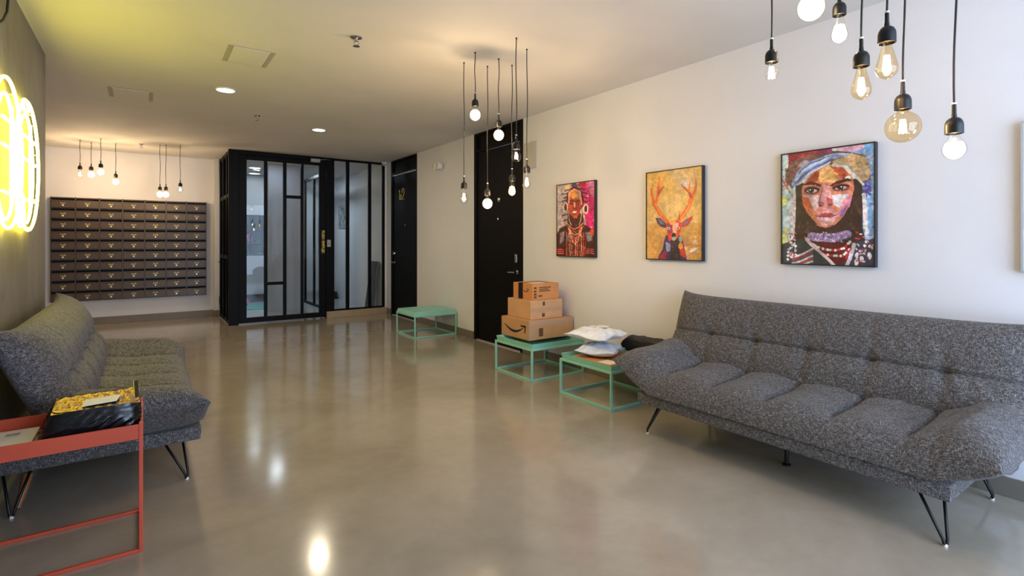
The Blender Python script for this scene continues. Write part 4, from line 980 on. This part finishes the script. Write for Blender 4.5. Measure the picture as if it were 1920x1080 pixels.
# face
face = P.poly([(245, 430), (262, 370), (330, 300), (460, 235), (560, 260), (625, 320), (640, 420), (620, 530), (560, 640), (500, 700), (430, 720), (370, 700), (300, 620), (255, 530)], (196, 120, 96))
F_ = lambda pts, c, a=1.0: P.poly(pts, c, a)
F_([(350, 300), (460, 235), (530, 300), (520, 370), (390, 370)], (226, 176, 110)); F_([(320, 320), (390, 270), (380, 350), (330, 380), (270, 380)], (150, 66, 46)); F_([(470, 240), (560, 262), (620, 330), (560, 345), (520, 300)], (196, 84, 56)); F_([(560, 300), (620, 330), (600, 370), (560, 350)], (150, 60, 50)); P.ell(598, 333, 22, 14, (196, 206, 196))
P.dabs(60, (370, 260, 530, 370), [(236, 190, 120), (206, 150, 90), (222, 120, 70)], 6, 16, .6, face)
F_([(255, 470), (380, 470), (390, 540), (350, 600), (280, 560)], (206, 176, 176)); F_([(250, 480), (300, 490), (350, 600), (350, 660), (290, 610), (255, 540)], (196, 96, 60)); F_([(280, 560), (350, 590), (360, 650), (310, 630)], (214, 130, 90)); F_([(480, 470), (610, 460), (600, 540), (540, 570), (490, 540)], (206, 200, 206)); F_([(540, 560), (610, 470), (630, 470), (610, 560), (560, 620)], (196, 120, 150)); F_([(540, 590), (585, 565), (570, 625), (535, 640)], (120, 100, 160)); F_([(560, 500), (600, 480), (580, 545), (550, 560)], (222, 150, 150))
F_([(400, 400), (470, 400), (490, 540), (440, 560), (385, 545)], (196, 134, 136)); F_([(425, 400), (460, 400), (475, 500), (430, 500)], (222, 160, 160)); F_([(440, 480), (480, 500), (485, 545), (445, 550)], (176, 80, 90)); P.ell(400, 535, 24, 20, (150, 90, 96)); P.ell(395, 548, 12, 7, (70, 34, 40)); P.ell(465, 546, 14, 7, (80, 36, 44)); P.line([(410, 420), (395, 480), (380, 530)], 8, (120, 76, 80))
F_([(360, 600), (440, 560), (530, 600), (520, 650), (440, 690), (365, 660)], (206, 140, 140)); P.dabs(60, (280, 560, 600, 700), [(206, 120, 110), (222, 170, 160), (190, 80, 70), (200, 150, 170)], 6, 16, .5, face)
F_([(355, 700), (430, 680), (510, 680), (470, 715), (430, 722), (380, 712)], (190, 110, 96)); F_([(365, 655), (440, 690), (520, 650), (480, 700), (400, 705)], (216, 160, 140))
# eyes, brows, lips
P.line([(262, 385), (320, 372), (390, 392), (400, 405)], [12, 26, 20, 8], (66, 32, 34)); P.line([(470, 400), (520, 370), (590, 350), (620, 362)], [10, 24, 24, 10], (66, 32, 34))
P.ell(325, 428, 64, 34, (110, 56, 56)); P.ell(545, 410, 64, 34, (130, 50, 54)); P.ell(325, 434, 44, 15, (176, 160, 160)); P.ell(542, 414, 44, 15, (176, 160, 164)); P.ell(322, 430, 24, 21, (70, 66, 40)); P.ell(543, 411, 24, 21, (60, 44, 36)); P.ell(322, 430, 12, 12, (16, 12, 14)); P.ell(543, 411, 12, 12, (16, 12, 14)); P.ell(316, 424, 5, 5, (240, 240, 240)); P.ell(550, 405, 5, 5, (240, 240, 240))
P.line([(275, 435), (300, 412), (345, 408), (380, 430)], 9, (30, 18, 22)); P.line([(490, 418), (520, 394), (565, 390), (598, 405)], 9, (30, 18, 22)); P.line([(280, 450), (330, 458), (378, 445)], 6, (90, 50, 56)); P.line([(495, 430), (545, 440), (595, 425)], 6, (90, 50, 56))
F_([(355, 640), (400, 612), (432, 606), (450, 612), (470, 606), (515, 630), (440, 640)], (156, 60, 70)); F_([(358, 632), (440, 640), (515, 622), (494, 664), (435, 684), (380, 670)], (212, 158, 164)); P.line([(352, 632), (400, 640), (440, 636), (480, 638), (518, 622)], 6, (90, 30, 40)); P.ell(435, 660, 36, 8, (232, 200, 200))
# jewellery
P.line([(320, 790), (400, 800), (480, 805), (590, 775)], 62, (150, 130, 170)); P.dabs(110, (310, 760, 600, 830), [(226, 216, 226), (110, 90, 150), (190, 60, 90), (206, 196, 210), (80, 60, 110)], 5, 11, .9, None)
for pts, cc in (([(270, 800), (360, 870), (430, 890), (500, 895), (570, 880), (620, 820)], [(226, 206, 196), (190, 50, 60), (236, 226, 220)]), ([(300, 830), (400, 920), (480, 940), (560, 940), (620, 880)], [(232, 222, 214), (190, 40, 50)])): P.beads(pts, 10, cc, 15)
P.line([(285, 820), (400, 920), (500, 1020)], 24, (216, 190, 190)); P.line([(640, 850), (610, 960), (580, 1020)], 26, (206, 196, 206)); P.line([(620, 880), (580, 960)], 12, (190, 50, 60))
for k, c in enumerate(((206, 196, 196), (170, 50, 60), (70, 90, 100), (216, 206, 200), (190, 60, 70), (206, 200, 190))): P.line([(170, 960+k*16-10), (250, 925+k*18), (330, 885+k*20)], 14, c)
for x in (180, 160): P.beads([(x+8, 470), (x-2, 730)], 12, [(216, 206, 200), (190, 170, 170)], 15)
P.beads([(706, 470), (722, 730)], 15, [(222, 214, 206), (200, 186, 190)], 15)
for (x, y0) in ((165, 740), (135, 880), (195, 840), (725, 740), (710, 860), (660, 930), (745, 860), (690, 960)): P.beads([(x, y0), (x-5, y0+120)], 11, [(232, 226, 220), (170, 40, 56), (206, 200, 206), (60, 50, 70)], 27)
for x, y in ((160, 935), (165, 750), (745, 940), (730, 748), (658, 940), (655, 990), (690, 965)): P.ell(x, y, 15, 24, (226, 220, 216))
P.dabs(26, (130, 760, 200, 980), [(232, 226, 220), (170, 40, 56), (190, 60, 70), (216, 206, 206)], 9, 15, .95)
P.dabs(34, (650, 750, 770, 1000), [(232, 226, 220), (170, 40, 56), (190, 60, 70), (216, 206, 206), (60, 50, 90)], 9, 15, .95)
P.dabs(60, (270, 380, 620, 700), [(222, 90, 90), (236, 190, 170), (150, 60, 60), (226, 150, 130), (190, 150, 190)], 4, 12, .45, face)
P.line([(275, 435), (300, 414), (345, 410), (380, 430)], 12, (30, 18, 22)); P.line([(490, 418), (520, 398), (565, 394), (598, 405)], 12, (30, 18, 22))
P.grain(.26)
picture(P, 'framed painting of a woman in a blue turban with bead strings', 1.291, 1.857, M_FRAME)
# 4: only its pale edge enters the picture
P = Paint(40, 52, ((0, 0), (40, 0), (0, 52), (40, 52)), (190, 190, 194), 12)
P.dabs(60, (0, 0, 40, 52), [(206, 206, 210), (176, 178, 186), (196, 192, 190)], 3, 8, .5)
picture(P, 'pale grey framed canvas at the street end of the white wall', .09, .66, M_GREYPL)
